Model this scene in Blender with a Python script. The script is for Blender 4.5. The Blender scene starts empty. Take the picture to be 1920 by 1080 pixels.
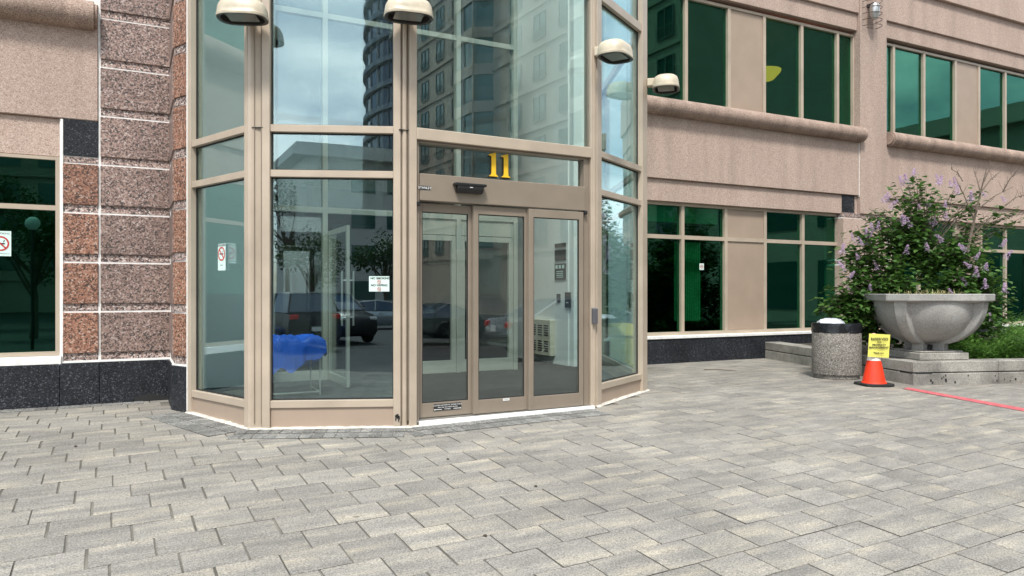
import bpy, bmesh, math, random
from mathutils import Vector, Matrix, noise
random.seed(11)
sc = bpy.context.scene
COL = sc.collection
# ------------------------------------------------------------------ camera
F, Y0, CZ = 1387.0, 548.0, 1.25
TH = math.radians(62.9)
CT, ST = math.cos(TH), math.sin(TH)
cam = bpy.data.cameras.new('camera')
camo = bpy.data.objects.new('camera', cam)
COL.objects.link(camo)
camo.location = (0, 0, CZ)
camo.rotation_euler = (math.pi/2, 0, TH - math.pi/2)
cam.sensor_width = 36
cam.lens = 36*F/1920
cam.shift_y = (Y0-540)/1920
cam.clip_start = 0.05
cam.clip_end = 3000
sc.camera = camo
# ------------------------------------------------------------------ world, sun, exposure
SUN_EL, SUN_AZ = math.radians(56), math.radians(238)   # azimuth measured from +X, counter-clockwise
world = bpy.data.worlds.new('World')
sc.world = world
world.use_nodes = True
wn, wl = world.node_tree.nodes, world.node_tree.links
wn.clear()
w_out = wn.new('ShaderNodeOutputWorld')
w_bg = wn.new('ShaderNodeBackground')
w_sky = wn.new('ShaderNodeTexSky')
w_sky.sky_type = 'NISHITA'
w_sky.sun_disc = False
w_sky.sun_elevation = SUN_EL
w_sky.sun_rotation = math.pi/2 - SUN_AZ
w_sky.air_density = 1.0
w_sky.dust_density = 1.5
w_tc = wn.new('ShaderNodeTexCoord')
w_map = wn.new('ShaderNodeMapping')
w_map.inputs['Scale'].default_value = (1.6, 1.6, 4.2)
w_no = wn.new('ShaderNodeTexNoise')
w_no.inputs['Scale'].default_value = 1.7
w_no.inputs['Detail'].default_value = 9
w_no.inputs['Roughness'].default_value = 0.55
w_rmp = wn.new('ShaderNodeValToRGB')
w_rmp.color_ramp.elements[0].position = 0.36
w_rmp.color_ramp.elements[1].position = 0.60
w_no2 = wn.new('ShaderNodeTexNoise')
w_no2.inputs['Scale'].default_value = 2.6
w_no2.inputs['Detail'].default_value = 6
w_cl = wn.new('ShaderNodeValToRGB')
w_cl.color_ramp.elements[0].position = 0.35
w_cl.color_ramp.elements[0].color = (5.2, 6.4, 7.4, 1)
w_cl.color_ramp.elements[1].position = 0.65
w_cl.color_ramp.elements[1].color = (13.5, 13.8, 13.8, 1)
w_mix = wn.new('ShaderNodeMixRGB')
wl.new(w_tc.outputs['Generated'], w_map.inputs[0])
wl.new(w_map.outputs[0], w_no.inputs['Vector'])
wl.new(w_map.outputs[0], w_no2.inputs['Vector'])
wl.new(w_no.outputs[0], w_rmp.inputs[0])
wl.new(w_no2.outputs[0], w_cl.inputs[0])
wl.new(w_rmp.outputs[0], w_mix.inputs[0])
wl.new(w_sky.outputs[0], w_mix.inputs[1])
wl.new(w_cl.outputs[0], w_mix.inputs[2])
wl.new(w_mix.outputs[0], w_bg.inputs[0])
w_bg.inputs[1].default_value = 0.135
wl.new(w_bg.outputs[0], w_out.inputs[0])
sun = bpy.data.lights.new('sun', 'SUN')
sun.energy = 2.4
sun.angle = math.radians(9)
sun.color = (1.0, 0.96, 0.9)
suno = bpy.data.objects.new('sun', sun)
COL.objects.link(suno)
sd = Vector((math.cos(SUN_EL)*math.cos(SUN_AZ), math.cos(SUN_EL)*math.sin(SUN_AZ), math.sin(SUN_EL)))
suno.rotation_euler = sd.to_track_quat('Z', 'Y').to_euler()
suno.location = (0, -20, 30)
sc.view_settings.view_transform = 'Standard'
sc.view_settings.look = 'None'
sc.view_settings.exposure = 0.74
sc.view_settings.gamma = 1
sc.render.engine = 'CYCLES'
sc.cycles.max_bounces = 12
sc.cycles.transparent_max_bounces = 24
sc.cycles.glossy_bounces = 6

# ------------------------------------------------------------------ pixel helpers (photo pixel -> direction -> a real plane)
def ray(px, py):
    a = (px-960)/F
    return Vector((CT+a*ST, ST-a*CT, (Y0-py)/F))
def zg(X, Y):
    p = -.47 + .0219*X + .0626*Y
    p = max(p, -0.62)
    k = .06
    return -k*math.log(math.exp(-p/k)+1)
def ground(px, py):
    d = ray(px, py); z = 0
    for _ in range(60):
        t = (z-CZ)/d.z
        z = .5*z+.5*zg(t*d.x, t*d.y)
    return Vector((t*d.x, t*d.y, z))
def flat(px, py, z=0.0):
    d = ray(px, py); t = (z-CZ)/d.z
    return Vector((t*d.x, t*d.y))
def onY(px, py, Y):
    d = ray(px, py); t = Y/d.y
    return t*d.x, CZ+t*d.z
def onX(px, py, X):
    d = ray(px, py); t = X/d.x
    return t*d.y, CZ+t*d.z
class Face:
    """vertical plane from ground point a to b; n points outward (towards the viewer side)"""
    def __init__(s, a, b):
        s.o = Vector(a); s.d = Vector(b)-s.o; s.L = s.d.length; s.u = s.d.normalized()
        s.n = Vector((s.u.y, -s.u.x))
    def hit(s, px, py, off=0.0):
        d = ray(px, py); o = s.o+s.n*off
        t = o.dot(s.n)/Vector((d.x, d.y)).dot(s.n)
        p = Vector((t*d.x, t*d.y))
        return (p-s.o).dot(s.u), CZ+t*d.z
    def pt(s, u, n=0.0):
        return s.o+s.u*u+s.n*n
    def mirror(s, p):
        q = Vector((p[0], p[1])); k = (q-s.o).dot(s.n)
        return q-2*k*s.n

# ------------------------------------------------------------------ mesh collector
class MB:
    def __init__(s):
        s.v = []; s.f = []; s.m = []
    def add(s, vs, fs, mi=0):
        o = len(s.v); s.v += [tuple(x) for x in vs]
        s.f += [tuple(o+i for i in f) for f in fs]; s.m += [mi]*len(fs)
    def boxuv(s, fr, u0, u1, n0, n1, z0, z1, mi=0):
        p = []
        for z in (z0, z1):
            for (u, n) in ((u0, n0), (u1, n0), (u1, n1), (u0, n1)):
                q = fr.pt(u, n); p.append((q.x, q.y, z))
        # n grows towards the viewer, so (u,n,z) is left-handed: flip
        s.add(p, [(0, 1, 2, 3), (4, 7, 6, 5), (0, 4, 5, 1), (1, 5, 6, 2), (2, 6, 7, 3), (3, 7, 4, 0)], mi)
    def box(s, x0, x1, y0, y1, z0, z1, mi=0):
        p = [(x, y, z) for z in (z0, z1) for (x, y) in ((x0, y0), (x1, y0), (x1, y1), (x0, y1))]
        s.add(p, [(3, 2, 1, 0), (4, 5, 6, 7), (0, 1, 5, 4), (1, 2, 6, 5), (2, 3, 7, 6), (3, 0, 4, 7)], mi)
    def prism(s, poly, z0, z1, mi=0):
        n = len(poly)
        ar = sum(poly[i][0]*poly[(i+1) % n][1]-poly[(i+1) % n][0]*poly[i][1] for i in range(n))
        if ar < 0: poly = poly[::-1]
        vs = [(p[0], p[1], z0) for p in poly]+[(p[0], p[1], z1) for p in poly]
        fs = [tuple(range(n))[::-1], tuple(range(n, 2*n))]+[(i, (i+1) % n, n+(i+1) % n, n+i) for i in range(n)]
        s.add(vs, fs, mi)
    def extr(s, poly, fr, a0, a1, mi=0):
        """polygon (n,z) extruded along u of frame fr from a0 to a1"""
        n = len(poly); vs = []
        for a in (a0, a1):
            for (k, z) in poly:
                q = fr.pt(a, k); vs.append((q.x, q.y, z))
        fs = [tuple(range(n)), tuple(range(n, 2*n))[::-1]]+[(i, n+i, n+(i+1) % n, (i+1) % n) for i in range(n)]
        s.add(vs, fs, mi)
    def tube(s, pts, rad, sides=6, cap=True, mi=0):
        pts = [Vector(p) for p in pts]; rings = []
        if not hasattr(rad, '__len__'): rad = [rad]*len(pts)
        for i, p in enumerate(pts):
            t = (pts[min(i+1, len(pts)-1)]-pts[max(i-1, 0)])
            if t.length < 1e-9: t = Vector((0, 0, 1))
            t.normalize()
            a = t.cross(Vector((0, 0, 1)) if abs(t.z) < .9 else Vector((1, 0, 0))).normalized()
            b = t.cross(a)
            rings.append([p+(a*math.cos(2*math.pi*k/sides)+b*math.sin(2*math.pi*k/sides))*rad[i] for k in range(sides)])
        vs = [q for r in rings for q in r]; fs = []
        for i in range(len(pts)-1):
            for k in range(sides):
                fs.append((i*sides+k, (i+1)*sides+k, (i+1)*sides+(k+1) % sides, i*sides+(k+1) % sides))
        if cap:
            fs.append(tuple(range(sides))); fs.append(tuple(range((len(pts)-1)*sides, len(pts)*sides))[::-1])
        s.add(vs, fs, mi)
    def lathe(s, c, prof, seg=24, mi=0, wob=None):
        vs = []; fs = []; n = len(prof)
        for k in range(seg):
            a = 2*math.pi*k/seg
            for j, (r, z) in enumerate(prof):
                w = wob(a, j) if wob else 0
                vs.append((c[0]+(r+w)*math.cos(a), c[1]+(r+w)*math.sin(a), c[2]+z))
        for k in range(seg):
            k2 = (k+1) % seg
            for j in range(n-1):
                fs.append((k*n+j, k2*n+j, k2*n+j+1, k*n+j+1))
        s.add(vs, fs, mi)
        if prof[0][0] > 1e-4: s.f.append(tuple(len(s.v)-seg*n+k*n for k in range(seg))[::-1]); s.m.append(mi)
        if prof[-1][0] > 1e-4: s.f.append(tuple(len(s.v)-seg*n+k*n+n-1 for k in range(seg))); s.m.append(mi)
    def build(s, name, mats, off=(0, 0, 0), bevel=0.0, smooth=False, seg=1):
        me = bpy.data.meshes.new(name)
        me.from_pydata([(x-off[0], y-off[1], z-off[2]) for x, y, z in s.v], [], s.f)
        if not isinstance(mats, (list, tuple)): mats = [mats]
        for m in mats: me.materials.append(m)
        if len(mats) > 1: me.polygons.foreach_set('material_index', s.m)
        if bevel or smooth:
            bm = bmesh.new(); bm.from_mesh(me)
            bmesh.ops.recalc_face_normals(bm, faces=bm.faces)
            if bevel:
                ed = [e for e in bm.edges if len(e.link_faces) == 2 and e.calc_face_angle(0) > .5]
                bmesh.ops.bevel(bm, geom=ed, offset=bevel, segments=seg, affect='EDGES', clamp_overlap=True)
            if smooth:
                for f in bm.faces: f.smooth = True
                for e in bm.edges:
                    if len(e.link_faces) == 2 and e.calc_face_angle(0) > .7: e.smooth = False
            bm.to_mesh(me); bm.free()
        me.update()
        return me
WL = {}
def thing(name, label, cat, loc, group=None):
    o = bpy.data.objects.new(name, None); COL.objects.link(o)
    o.empty_display_size = .2
    o.location = loc; o['label'] = label; o['category'] = cat
    if group: o['group'] = group
    WL[o.name] = Vector(loc)
    return o
def part(name, mb, mat, parent, bevel=0.0, smooth=False, seg=1, kind=None, label=None):
    off = WL[parent.name]
    o = bpy.data.objects.new(name, mb.build(name, mat, off, bevel, smooth, seg)); COL.objects.link(o)
    o.parent = parent; WL[o.name] = off
    if kind: o['kind'] = kind
    if label: o['label'] = label
    return o
def solo(name, mb, mat, label=None, cat=None, kind=None, group=None, bevel=0.0, smooth=False, seg=1):
    xs = [v[0] for v in mb.v]; ys = [v[1] for v in mb.v]; zs = [v[2] for v in mb.v]
    off = Vector(((min(xs)+max(xs))/2, (min(ys)+max(ys))/2, min(zs)))
    o = bpy.data.objects.new(name, mb.build(name, mat, off, bevel, smooth, seg)); COL.objects.link(o)
    o.location = off; WL[o.name] = off
    if label: o['label'] = label
    if cat: o['category'] = cat
    if kind: o['kind'] = kind
    if group: o['group'] = group
    return o
def inst(name, me, parent, mat4):
    """object sharing mesh data; mat4 in world space"""
    o = bpy.data.objects.new(name, me); COL.objects.link(o)
    o.parent = parent
    o.matrix_local = Matrix.Translation(-WL[parent.name]) @ mat4
    WL[o.name] = WL[parent.name]
    return o

# ------------------------------------------------------------------ materials
def mat(name):
    m = bpy.data.materials.new(name); m.use_nodes = True
    return m, m.node_tree.nodes, m.node_tree.links, m.node_tree.nodes['Principled BSDF']
def plain(name, col, rough=.6, metal=0.0, var=.06, nscale=6.0, bump=0.0, bscale=200, spec=.5):
    m, n, l, b = mat(name)
    b.inputs['Roughness'].default_value = rough; b.inputs['Metallic'].default_value = metal
    b.inputs['Specular IOR Level'].default_value = spec
    g = n.new('ShaderNodeNewGeometry')
    t = n.new('ShaderNodeTexNoise'); t.inputs['Scale'].default_value = nscale; t.inputs['Detail'].default_value = 5
    l.new(g.outputs['Position'], t.inputs['Vector'])
    r = n.new('ShaderNodeValToRGB')
    r.color_ramp.elements[0].position = .3; r.color_ramp.elements[1].position = .7
    r.color_ramp.elements[0].color = tuple(max(0, c*(1-var)) for c in col)+(1,)
    r.color_ramp.elements[1].color = tuple(min(1, c*(1+var)) for c in col)+(1,)
    l.new(t.outputs[0], r.inputs[0]); l.new(r.outputs[0], b.inputs['Base Color'])
    if bump:
        t2 = n.new('ShaderNodeTexNoise'); t2.inputs['Scale'].default_value = bscale; t2.inputs['Detail'].default_value = 4
        l.new(g.outputs['Position'], t2.inputs['Vector'])
        bp = n.new('ShaderNodeBump'); bp.inputs['Strength'].default_value = bump; bp.inputs['Distance'].default_value = .01
        l.new(t2.outputs[0], bp.inputs['Height']); l.new(bp.outputs[0], b.inputs['Normal'])
    return m
def speckle(name, cols, scale=55, rough=.5, stain=.12, stain_scale=1.2, objvar=0.0, bump=.15, spec=.5, noise_mix=.5, streak=False):
    """stone: crystals of several colours from a voronoi cell colour, broken up by noise"""
    m, n, l, b = mat(name)
    b.inputs['Roughness'].default_value = rough; b.inputs['Specular IOR Level'].default_value = spec
    g = n.new('ShaderNodeNewGeometry')
    wob = n.new('ShaderNodeTexNoise'); wob.inputs['Scale'].default_value = scale*1.2; wob.inputs['Detail'].default_value = 2
    l.new(g.outputs['Position'], wob.inputs['Vector'])
    vm = n.new('ShaderNodeVectorMath'); vm.operation = 'MULTIPLY_ADD'
    vm.inputs[1].default_value = (noise_mix/scale,)*3
    l.new(wob.outputs['Color'], vm.inputs[0]); l.new(g.outputs['Position'], vm.inputs[2])
    v = n.new('ShaderNodeTexVoronoi'); v.inputs['Scale'].default_value = scale
    l.new(vm.outputs[0], v.inputs['Vector'])
    sp = n.new('ShaderNodeSeparateColor'); l.new(v.outputs['Color'], sp.inputs[0])
    r = n.new('ShaderNodeValToRGB'); r.color_ramp.interpolation = 'CONSTANT'
    els = r.color_ramp.elements
    while len(els) < len(cols): els.new(.5)
    for e, (p, c) in zip(els, cols):
        e.position = p; e.color = tuple(c)+(1,)
    l.new(sp.outputs[0], r.inputs[0])
    t = n.new('ShaderNodeTexNoise'); t.inputs['Scale'].default_value = stain_scale; t.inputs['Detail'].default_value = 6
    if streak:                                            # rain streaks: stain stretched down the wall
        sm = n.new('ShaderNodeMapping'); sm.inputs['Scale'].default_value = (2.6, 2.6, .42)
        l.new(g.outputs['Position'], sm.inputs[0]); l.new(sm.outputs[0], t.inputs['Vector'])
    else: l.new(g.outputs['Position'], t.inputs['Vector'])
    mr = n.new('ShaderNodeMapRange'); mr.inputs[1].default_value = .3; mr.inputs[2].default_value = .7
    mr.inputs[3].default_value = 1-stain; mr.inputs[4].default_value = 1+stain
    l.new(t.outputs[0], mr.inputs[0])
    fac = mr.outputs[0]
    if objvar:
        oi = n.new('ShaderNodeObjectInfo')
        mr2 = n.new('ShaderNodeMapRange'); mr2.inputs[3].default_value = 1-objvar; mr2.inputs[4].default_value = 1+objvar
        l.new(oi.outputs['Random'], mr2.inputs[0])
        mu = n.new('ShaderNodeMath'); mu.operation = 'MULTIPLY'
        l.new(fac, mu.inputs[0]); l.new(mr2.outputs[0], mu.inputs[1]); fac = mu.outputs[0]
    mm = n.new('ShaderNodeVectorMath'); mm.operation = 'SCALE'
    l.new(r.outputs[0], mm.inputs[0]); l.new(fac, mm.inputs['Scale'])
    l.new(mm.outputs[0], b.inputs['Base Color'])
    if bump:
        bp = n.new('ShaderNodeBump'); bp.inputs['Strength'].default_value = bump; bp.inputs['Distance'].default_value = .004
        l.new(sp.outputs[1], bp.inputs['Height']); l.new(bp.outputs[0], b.inputs['Normal'])
    return m
def glass(name, tint, refl, rcol=(1, 1, 1), rough=0.0, wav=0.0):
    m, n, l, b = mat(name)
    n.remove(b)
    out = n['Material Output']
    tr = n.new('ShaderNodeBsdfTransparent'); tr.inputs[0].default_value = tuple(tint)+(1,)
    gl = n.new('ShaderNodeBsdfGlossy'); gl.inputs[0].default_value = tuple(rcol)+(1,); gl.inputs['Roughness'].default_value = rough
    # Schlick reflectance, the same on both faces of the pane
    gg = n.new('ShaderNodeNewGeometry')
    dt = n.new('ShaderNodeVectorMath'); dt.operation = 'DOT_PRODUCT'
    l.new(gg.outputs['Normal'], dt.inputs[0]); l.new(gg.outputs['Incoming'], dt.inputs[1])
    ab = n.new('ShaderNodeMath'); ab.operation = 'ABSOLUTE'; l.new(dt.outputs['Value'], ab.inputs[0])
    om = n.new('ShaderNodeMath'); om.operation = 'SUBTRACT'; om.inputs[0].default_value = 1; l.new(ab.outputs[0], om.inputs[1])
    pw_ = n.new('ShaderNodeMath'); pw_.operation = 'POWER'; pw_.inputs[1].default_value = 5; l.new(om.outputs[0], pw_.inputs[0])
    ad = n.new('ShaderNodeMath'); ad.operation = 'MULTIPLY_ADD'; ad.inputs[1].default_value = 1-refl-.04; ad.inputs[2].default_value = refl+.04
    ad.use_clamp = True
    l.new(pw_.outputs[0], ad.inputs[0])
    mx = n.new('ShaderNodeMixShader')
    l.new(ad.outputs[0], mx.inputs[0]); l.new(tr.outputs[0], mx.inputs[1]); l.new(gl.outputs[0], mx.inputs[2])
    l.new(mx.outputs[0], out.inputs[0])
    if wav:
        g = n.new('ShaderNodeNewGeometry')
        t = n.new('ShaderNodeTexNoise'); t.inputs['Scale'].default_value = 1.3; t.inputs['Detail'].default_value = 1
        l.new(g.outputs['Position'], t.inputs['Vector'])
        bp = n.new('ShaderNodeBump'); bp.inputs['Strength'].default_value = 1; bp.inputs['Distance'].default_value = wav
        l.new(t.outputs[0], bp.inputs['Height']); l.new(bp.outputs[0], gl.inputs['Normal'])
    return m
M = {}
M['granite'] = speckle('pink_grey_granite', [(0, (.06, .048, .043)), (.22, (.165, .11, .092)), (.46, (.26, .175, .145)), (.74, (.33, .235, .20)), (.93, (.43, .355, .32))], 72, .42, .18, 1.6, .14)
M['granite_red'] = speckle('red_granite', [(0, (.06, .036, .027)), (.22, (.18, .085, .055)), (.48, (.29, .14, .09)), (.75, (.36, .195, .135)), (.93, (.44, .32, .26))], 72, .42, .12, 1.0, .08)
M['granite_band'] = speckle('rough_granite', [(0, (.06, .05, .05)), (.25, (.22, .15, .13)), (.5, (.36, .26, .22)), (.76, (.48, .38, .34)), (.93, (.6, .54, .5))], 70, .8, .16, 1.5, .1)
M['granite_black'] = speckle('black_granite', [(0, (.008, .009, .011)), (.4, (.017, .019, .024)), (.75, (.033, .036, .044)), (.93, (.085, .09, .10))], 95, .5, .3, 2.2, .08, .1, .3)
M['precast'] = speckle('pink_beige_precast', [(0, (.29, .205, .165)), (.16, (.40, .295, .24)), (.5, (.46, .345, .285)), (.85, (.53, .425, .365))], 125, .85, .11, 1.3, .05, .2, streak=True)
M['precast_dark'] = speckle('weathered_precast', [(0, (.19, .13, .10)), (.16, (.29, .205, .16)), (.5, (.36, .26, .205)), (.85, (.44, .34, .285))], 125, .85, .24, 1.6, .05, .2, streak=True)
M['caulk'] = plain('white_caulk', (.78, .77, .74), .7, var=.12, nscale=14)
M['old_caulk'] = plain('weathered_white_sealant', (.56, .53, .47), .85, var=.28, nscale=16)
M['tan'] = plain('tan_painted_aluminium', (.43, .355, .275), .38, var=.12, nscale=2.6, bump=.03, bscale=60)
M['tan_panel'] = plain('tan_metal_panel', (.36, .275, .21), .45, var=.06, nscale=2.5)
M['bronze'] = plain('bronze_door_aluminium', (.235, .192, .148), .38, var=.06, nscale=5)
M['black'] = plain('black_plastic', (.012, .012, .013), .4)
M['rubber'] = plain('black_rubber', (.015, .015, .015), .75)
M['white'] = plain('white_paint', (.80, .80, .78), .6, var=.03)
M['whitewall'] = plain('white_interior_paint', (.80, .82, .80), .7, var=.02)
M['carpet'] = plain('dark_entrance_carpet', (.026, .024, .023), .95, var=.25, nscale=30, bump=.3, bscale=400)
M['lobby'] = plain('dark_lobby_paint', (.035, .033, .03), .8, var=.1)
M['inner_frame'] = plain('pale_inner_aluminium', (.38, .37, .32), .4, var=.04)
M['glass'] = glass('bay_glass', (.90, .97, .955), .09, (.78, .95, 1), wav=.0004)
M['glass_door'] = glass('door_glass', (.90, .95, .935), .04, (.95, .98, 1), wav=.0003)
M['glass_in'] = glass('inner_glass', (.93, .97, .96), .02)
M['glass_green'] = glass('green_tinted_glass', (.30, .64, .48), .085, (.24, .62, .50), wav=.0005)
M['concrete'] = speckle('grey_concrete', [(0, (.24, .23, .21)), (.12, (.295, .285, .265)), (.45, (.325, .315, .292)), (.85, (.37, .36, .335))], 120, .9, .24, 2.2, .04, .12)
M['concrete_old'] = speckle('stained_concrete', [(0, (.19, .175, .15)), (.12, (.245, .23, .205)), (.45, (.285, .27, .24)), (.85, (.33, .315, .285))], 110, .9, .42, 2.6, .10, .25)
M['aggregate'] = speckle('exposed_aggregate', [(0, (.08, .07, .062)), (.2, (.155, .14, .122)), (.45, (.22, .20, .175)), (.75, (.29, .265, .235)), (.93, (.42, .395, .36))], 105, .85, .1, 2, 0, .5)
M['bag'] = plain('black_bin_bag', (.012, .013, .016), .25, var=.2, nscale=12, bump=.5, bscale=25)
M['trash'] = plain('white_plastic_bag', (.56, .58, .61), .35, var=.25, nscale=10, bump=.6, bscale=30)
M['orange'] = plain('red_orange_cone_vinyl', (.82, .045, .012), .45, var=.05, nscale=8)
M['cone_worn'] = plain('worn_white_collar', (.78, .72, .68), .6, var=.2, nscale=25)
M['yellow_paper'] = plain('yellow_paper', (.82, .78, .16), .7, var=.03)
M['ink'] = plain('black_ink', (.02, .02, .02), .6)
M['redink'] = plain('red_ink', (.5, .03, .03), .6)
M['decal'] = plain('pale_green_sign', (.62, .78, .72), .5, var=.02)
M['gold'] = plain('gold_yellow_paint', (.86, .52, .02), .45, var=.08, nscale=5)
M['cream'] = plain('cream_lamp_enamel', (.53, .46, .345), .4, var=.14, nscale=9)
M['lamp_in'] = plain('dark_lamp_reflector', (.045, .043, .04), .3)
M['lens'] = plain('grey_lamp_glass', (.17, .175, .16), .12)
M['blue_tarp'] = plain('blue_tarp', (.02, .12, .62), .42, var=.15, nscale=4, bump=.5, bscale=9)
M['steel'] = plain('brushed_steel', (.55, .55, .53), .3, metal=.8)
M['yellow_bin'] = plain('yellow_salt_bin_plastic', (.82, .55, .03), .5, var=.05)
M['beige'] = plain('beige_enamel', (.55, .52, .42), .5)
M['red_paint'] = plain('faded_red_line_paint', (.48, .10, .11), .85, var=.35, nscale=22)
M['soil'] = plain('dark_garden_soil', (.05, .04, .03), .95, var=.4, nscale=9, bump=.6, bscale=40)
M['asphalt'] = plain('asphalt', (.06, .06, .06), .9, var=.25, nscale=1.2, bump=.3, bscale=150)
M['bark'] = plain('grey_brown_bark', (.13, .10, .075), .9, var=.3, nscale=20)
M['blind'] = plain('pale_roller_blind', (.62, .66, .58), .8)
M['rust'] = plain('rust_stain', (.25, .10, .04), .9)
M['wire'] = plain('dark_wire', (.10, .08, .07), .5, metal=.5)
def leafmat(name, a, b2, tr=.35):
    m, n, l, b = mat(name)
    b.inputs['Roughness'].default_value = .45; b.inputs['Specular IOR Level'].default_value = .35
    g = n.new('ShaderNodeNewGeometry')
    r = n.new('ShaderNodeValToRGB')
    r.color_ramp.elements[0].color = tuple(a)+(1,); r.color_ramp.elements[1].color = tuple(b2)+(1,)
    l.new(g.outputs['Random Per Island'], r.inputs[0]); l.new(r.outputs[0], b.inputs['Base Color'])
    t = n.new('ShaderNodeBsdfTranslucent'); l.new(r.outputs[0], t.inputs[0])
    mx = n.new('ShaderNodeMixShader'); mx.inputs[0].default_value = tr
    l.new(b.outputs[0], mx.inputs[1]); l.new(t.outputs[0], mx.inputs[2]); l.new(mx.outputs[0], n['Material Output'].inputs[0])
    return m
M['leaf'] = leafmat('lilac_leaf', (.032, .082, .016), (.095, .20, .038))
M['weed'] = leafmat('weed_leaf', (.07, .17, .03), (.17, .33, .065))
M['lilac'] = leafmat('lilac_floret', (.52, .34, .54), (.82, .66, .82), .4)
M['treeleaf'] = leafmat('tree_leaf', (.02, .05, .012), (.05, .11, .025))
M['straw'] = leafmat('dry_grass', (.32, .29, .12), (.5, .46, .22))
def paver_mat(name, attr):
    m, n, l, b = mat(name)
    b.inputs['Roughness'].default_value = .88; b.inputs['Specular IOR Level'].default_value = .3
    g = n.new('ShaderNodeNewGeometry')
    if attr:
        a = n.new('ShaderNodeAttribute'); a.attribute_name = 'rnd'; rnd = a.outputs['Fac']
    else:
        oi = n.new('ShaderNodeObjectInfo'); rnd = oi.outputs['Random']
    # streaks along the rows, different on each paver
    mp = n.new('ShaderNodeMapping'); mp.inputs['Scale'].default_value = (1.6, 8, 3)
    mp.inputs['Rotation'].default_value = (0, 0, 0.0)
    l.new(g.outputs['Position'], mp.inputs[0])
    off = n.new('ShaderNodeVectorMath'); off.operation = 'SCALE'; off.inputs[0].default_value = (37, 53, 11)
    l.new(rnd, off.inputs['Scale'])
    ad = n.new('ShaderNodeVectorMath'); ad.operation = 'ADD'; l.new(mp.outputs[0], ad.inputs[0]); l.new(off.outputs[0], ad.inputs[1])
    t = n.new('ShaderNodeTexNoise'); t.inputs['Scale'].default_value = 1.0; t.inputs['Detail'].default_value = 4; t.inputs['Roughness'].default_value = .55
    l.new(ad.outputs[0], t.inputs['Vector'])
    r = n.new('ShaderNodeValToRGB'); e = r.color_ramp.elements
    e[0].position = .34; e[0].color = (.19, .179, .161, 1)
    e[1].position = .78; e[1].color = (.41, .365, .285, 1)
    x = e.new(.50); x.color = (.238, .223, .198, 1)
    x = e.new(.63); x.color = (.292, .267, .222, 1)
    l.new(t.outputs[0], r.inputs[0])
    # per paver tone
    mr = n.new('ShaderNodeMapRange'); mr.inputs[3].default_value = .91; mr.inputs[4].default_value = 1.09
    wn_ = n.new('ShaderNodeTexWhiteNoise'); wn_.noise_dimensions = '1D'; l.new(rnd, wn_.inputs['W']); l.new(wn_.outputs['Value'], mr.inputs[0])
    # sand grains
    v = n.new('ShaderNodeTexNoise'); v.inputs['Scale'].default_value = 105; v.inputs['Detail'].default_value = 3; v.inputs['Roughness'].default_value = .7
    l.new(g.outputs['Position'], v.inputs['Vector'])
    mr2 = n.new('ShaderNodeMapRange'); mr2.inputs[1].default_value = .32; mr2.inputs[2].default_value = .68
    mr2.inputs[3].default_value = .5; mr2.inputs[4].default_value = 1.55
    l.new(v.outputs[0], mr2.inputs[0])
    # broad dirt
    dn = n.new('ShaderNodeTexNoise'); dn.inputs['Scale'].default_value = .8; dn.inputs['Detail'].default_value = 8; dn.inputs['Roughness'].default_value = .65
    l.new(g.outputs['Position'], dn.inputs['Vector'])
    mr3 = n.new('ShaderNodeMapRange'); mr3.inputs[1].default_value = .3; mr3.inputs[2].default_value = .7; mr3.inputs[3].default_value = .80; mr3.inputs[4].default_value = 1.12
    l.new(dn.outputs[0], mr3.inputs[0])
    mu = n.new('ShaderNodeMath'); mu.operation = 'MULTIPLY'; l.new(mr.outputs[0], mu.inputs[0]); l.new(mr2.outputs[0], mu.inputs[1])
    mu2 = n.new('ShaderNodeMath'); mu2.operation = 'MULTIPLY'; l.new(mu.outputs[0], mu2.inputs[0]); l.new(mr3.outputs[0], mu2.inputs[1])
    gv = n.new('ShaderNodeTexVoronoi'); gv.inputs['Scale'].default_value = 1.9; l.new(g.outputs['Position'], gv.inputs['Vector'])
    gm_ = n.new('ShaderNodeMapRange'); gm_.inputs[1].default_value = .025; gm_.inputs[2].default_value = .05; gm_.inputs[3].default_value = .55; gm_.inputs[4].default_value = 1.0
    l.new(gv.outputs['Distance'], gm_.inputs[0])
    mu3 = n.new('ShaderNodeMath'); mu3.operation = 'MULTIPLY'; l.new(mu2.outputs[0], mu3.inputs[0]); l.new(gm_.outputs[0], mu3.inputs[1])
    sc_ = n.new('ShaderNodeVectorMath'); sc_.operation = 'SCALE'; l.new(r.outputs[0], sc_.inputs[0]); l.new(mu3.outputs[0], sc_.inputs['Scale'])
    l.new(sc_.outputs[0], b.inputs['Base Color'])
    bp = n.new('ShaderNodeBump'); bp.inputs['Strength'].default_value = .35; bp.inputs['Distance'].default_value = .004
    l.new(v.outputs[0], bp.inputs['Height']); l.new(bp.outputs[0], b.inputs['Normal'])
    return m
M['paver'] = paver_mat('grey_tan_paver', False)
M['paver_far'] = paver_mat('grey_tan_paver_far', True)
M['brick'] = speckle('charcoal_edging_brick', [(0, (.10, .10, .098)), (.3, (.17, .168, .16)), (.65, (.225, .22, .20)), (.9, (.30, .285, .25))], 110, .9, .25, 3, .22, .2)
M['joint'] = plain('dirty_shaded_paver_edge', (.07, .064, .055), .95, var=.3, nscale=5)  # paver sides darkened: joint sand plus gap shade in one colour
M['bed'] = plain('sandy_joint', (.135, .124, .104), .95, var=.45, nscale=3)

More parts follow.
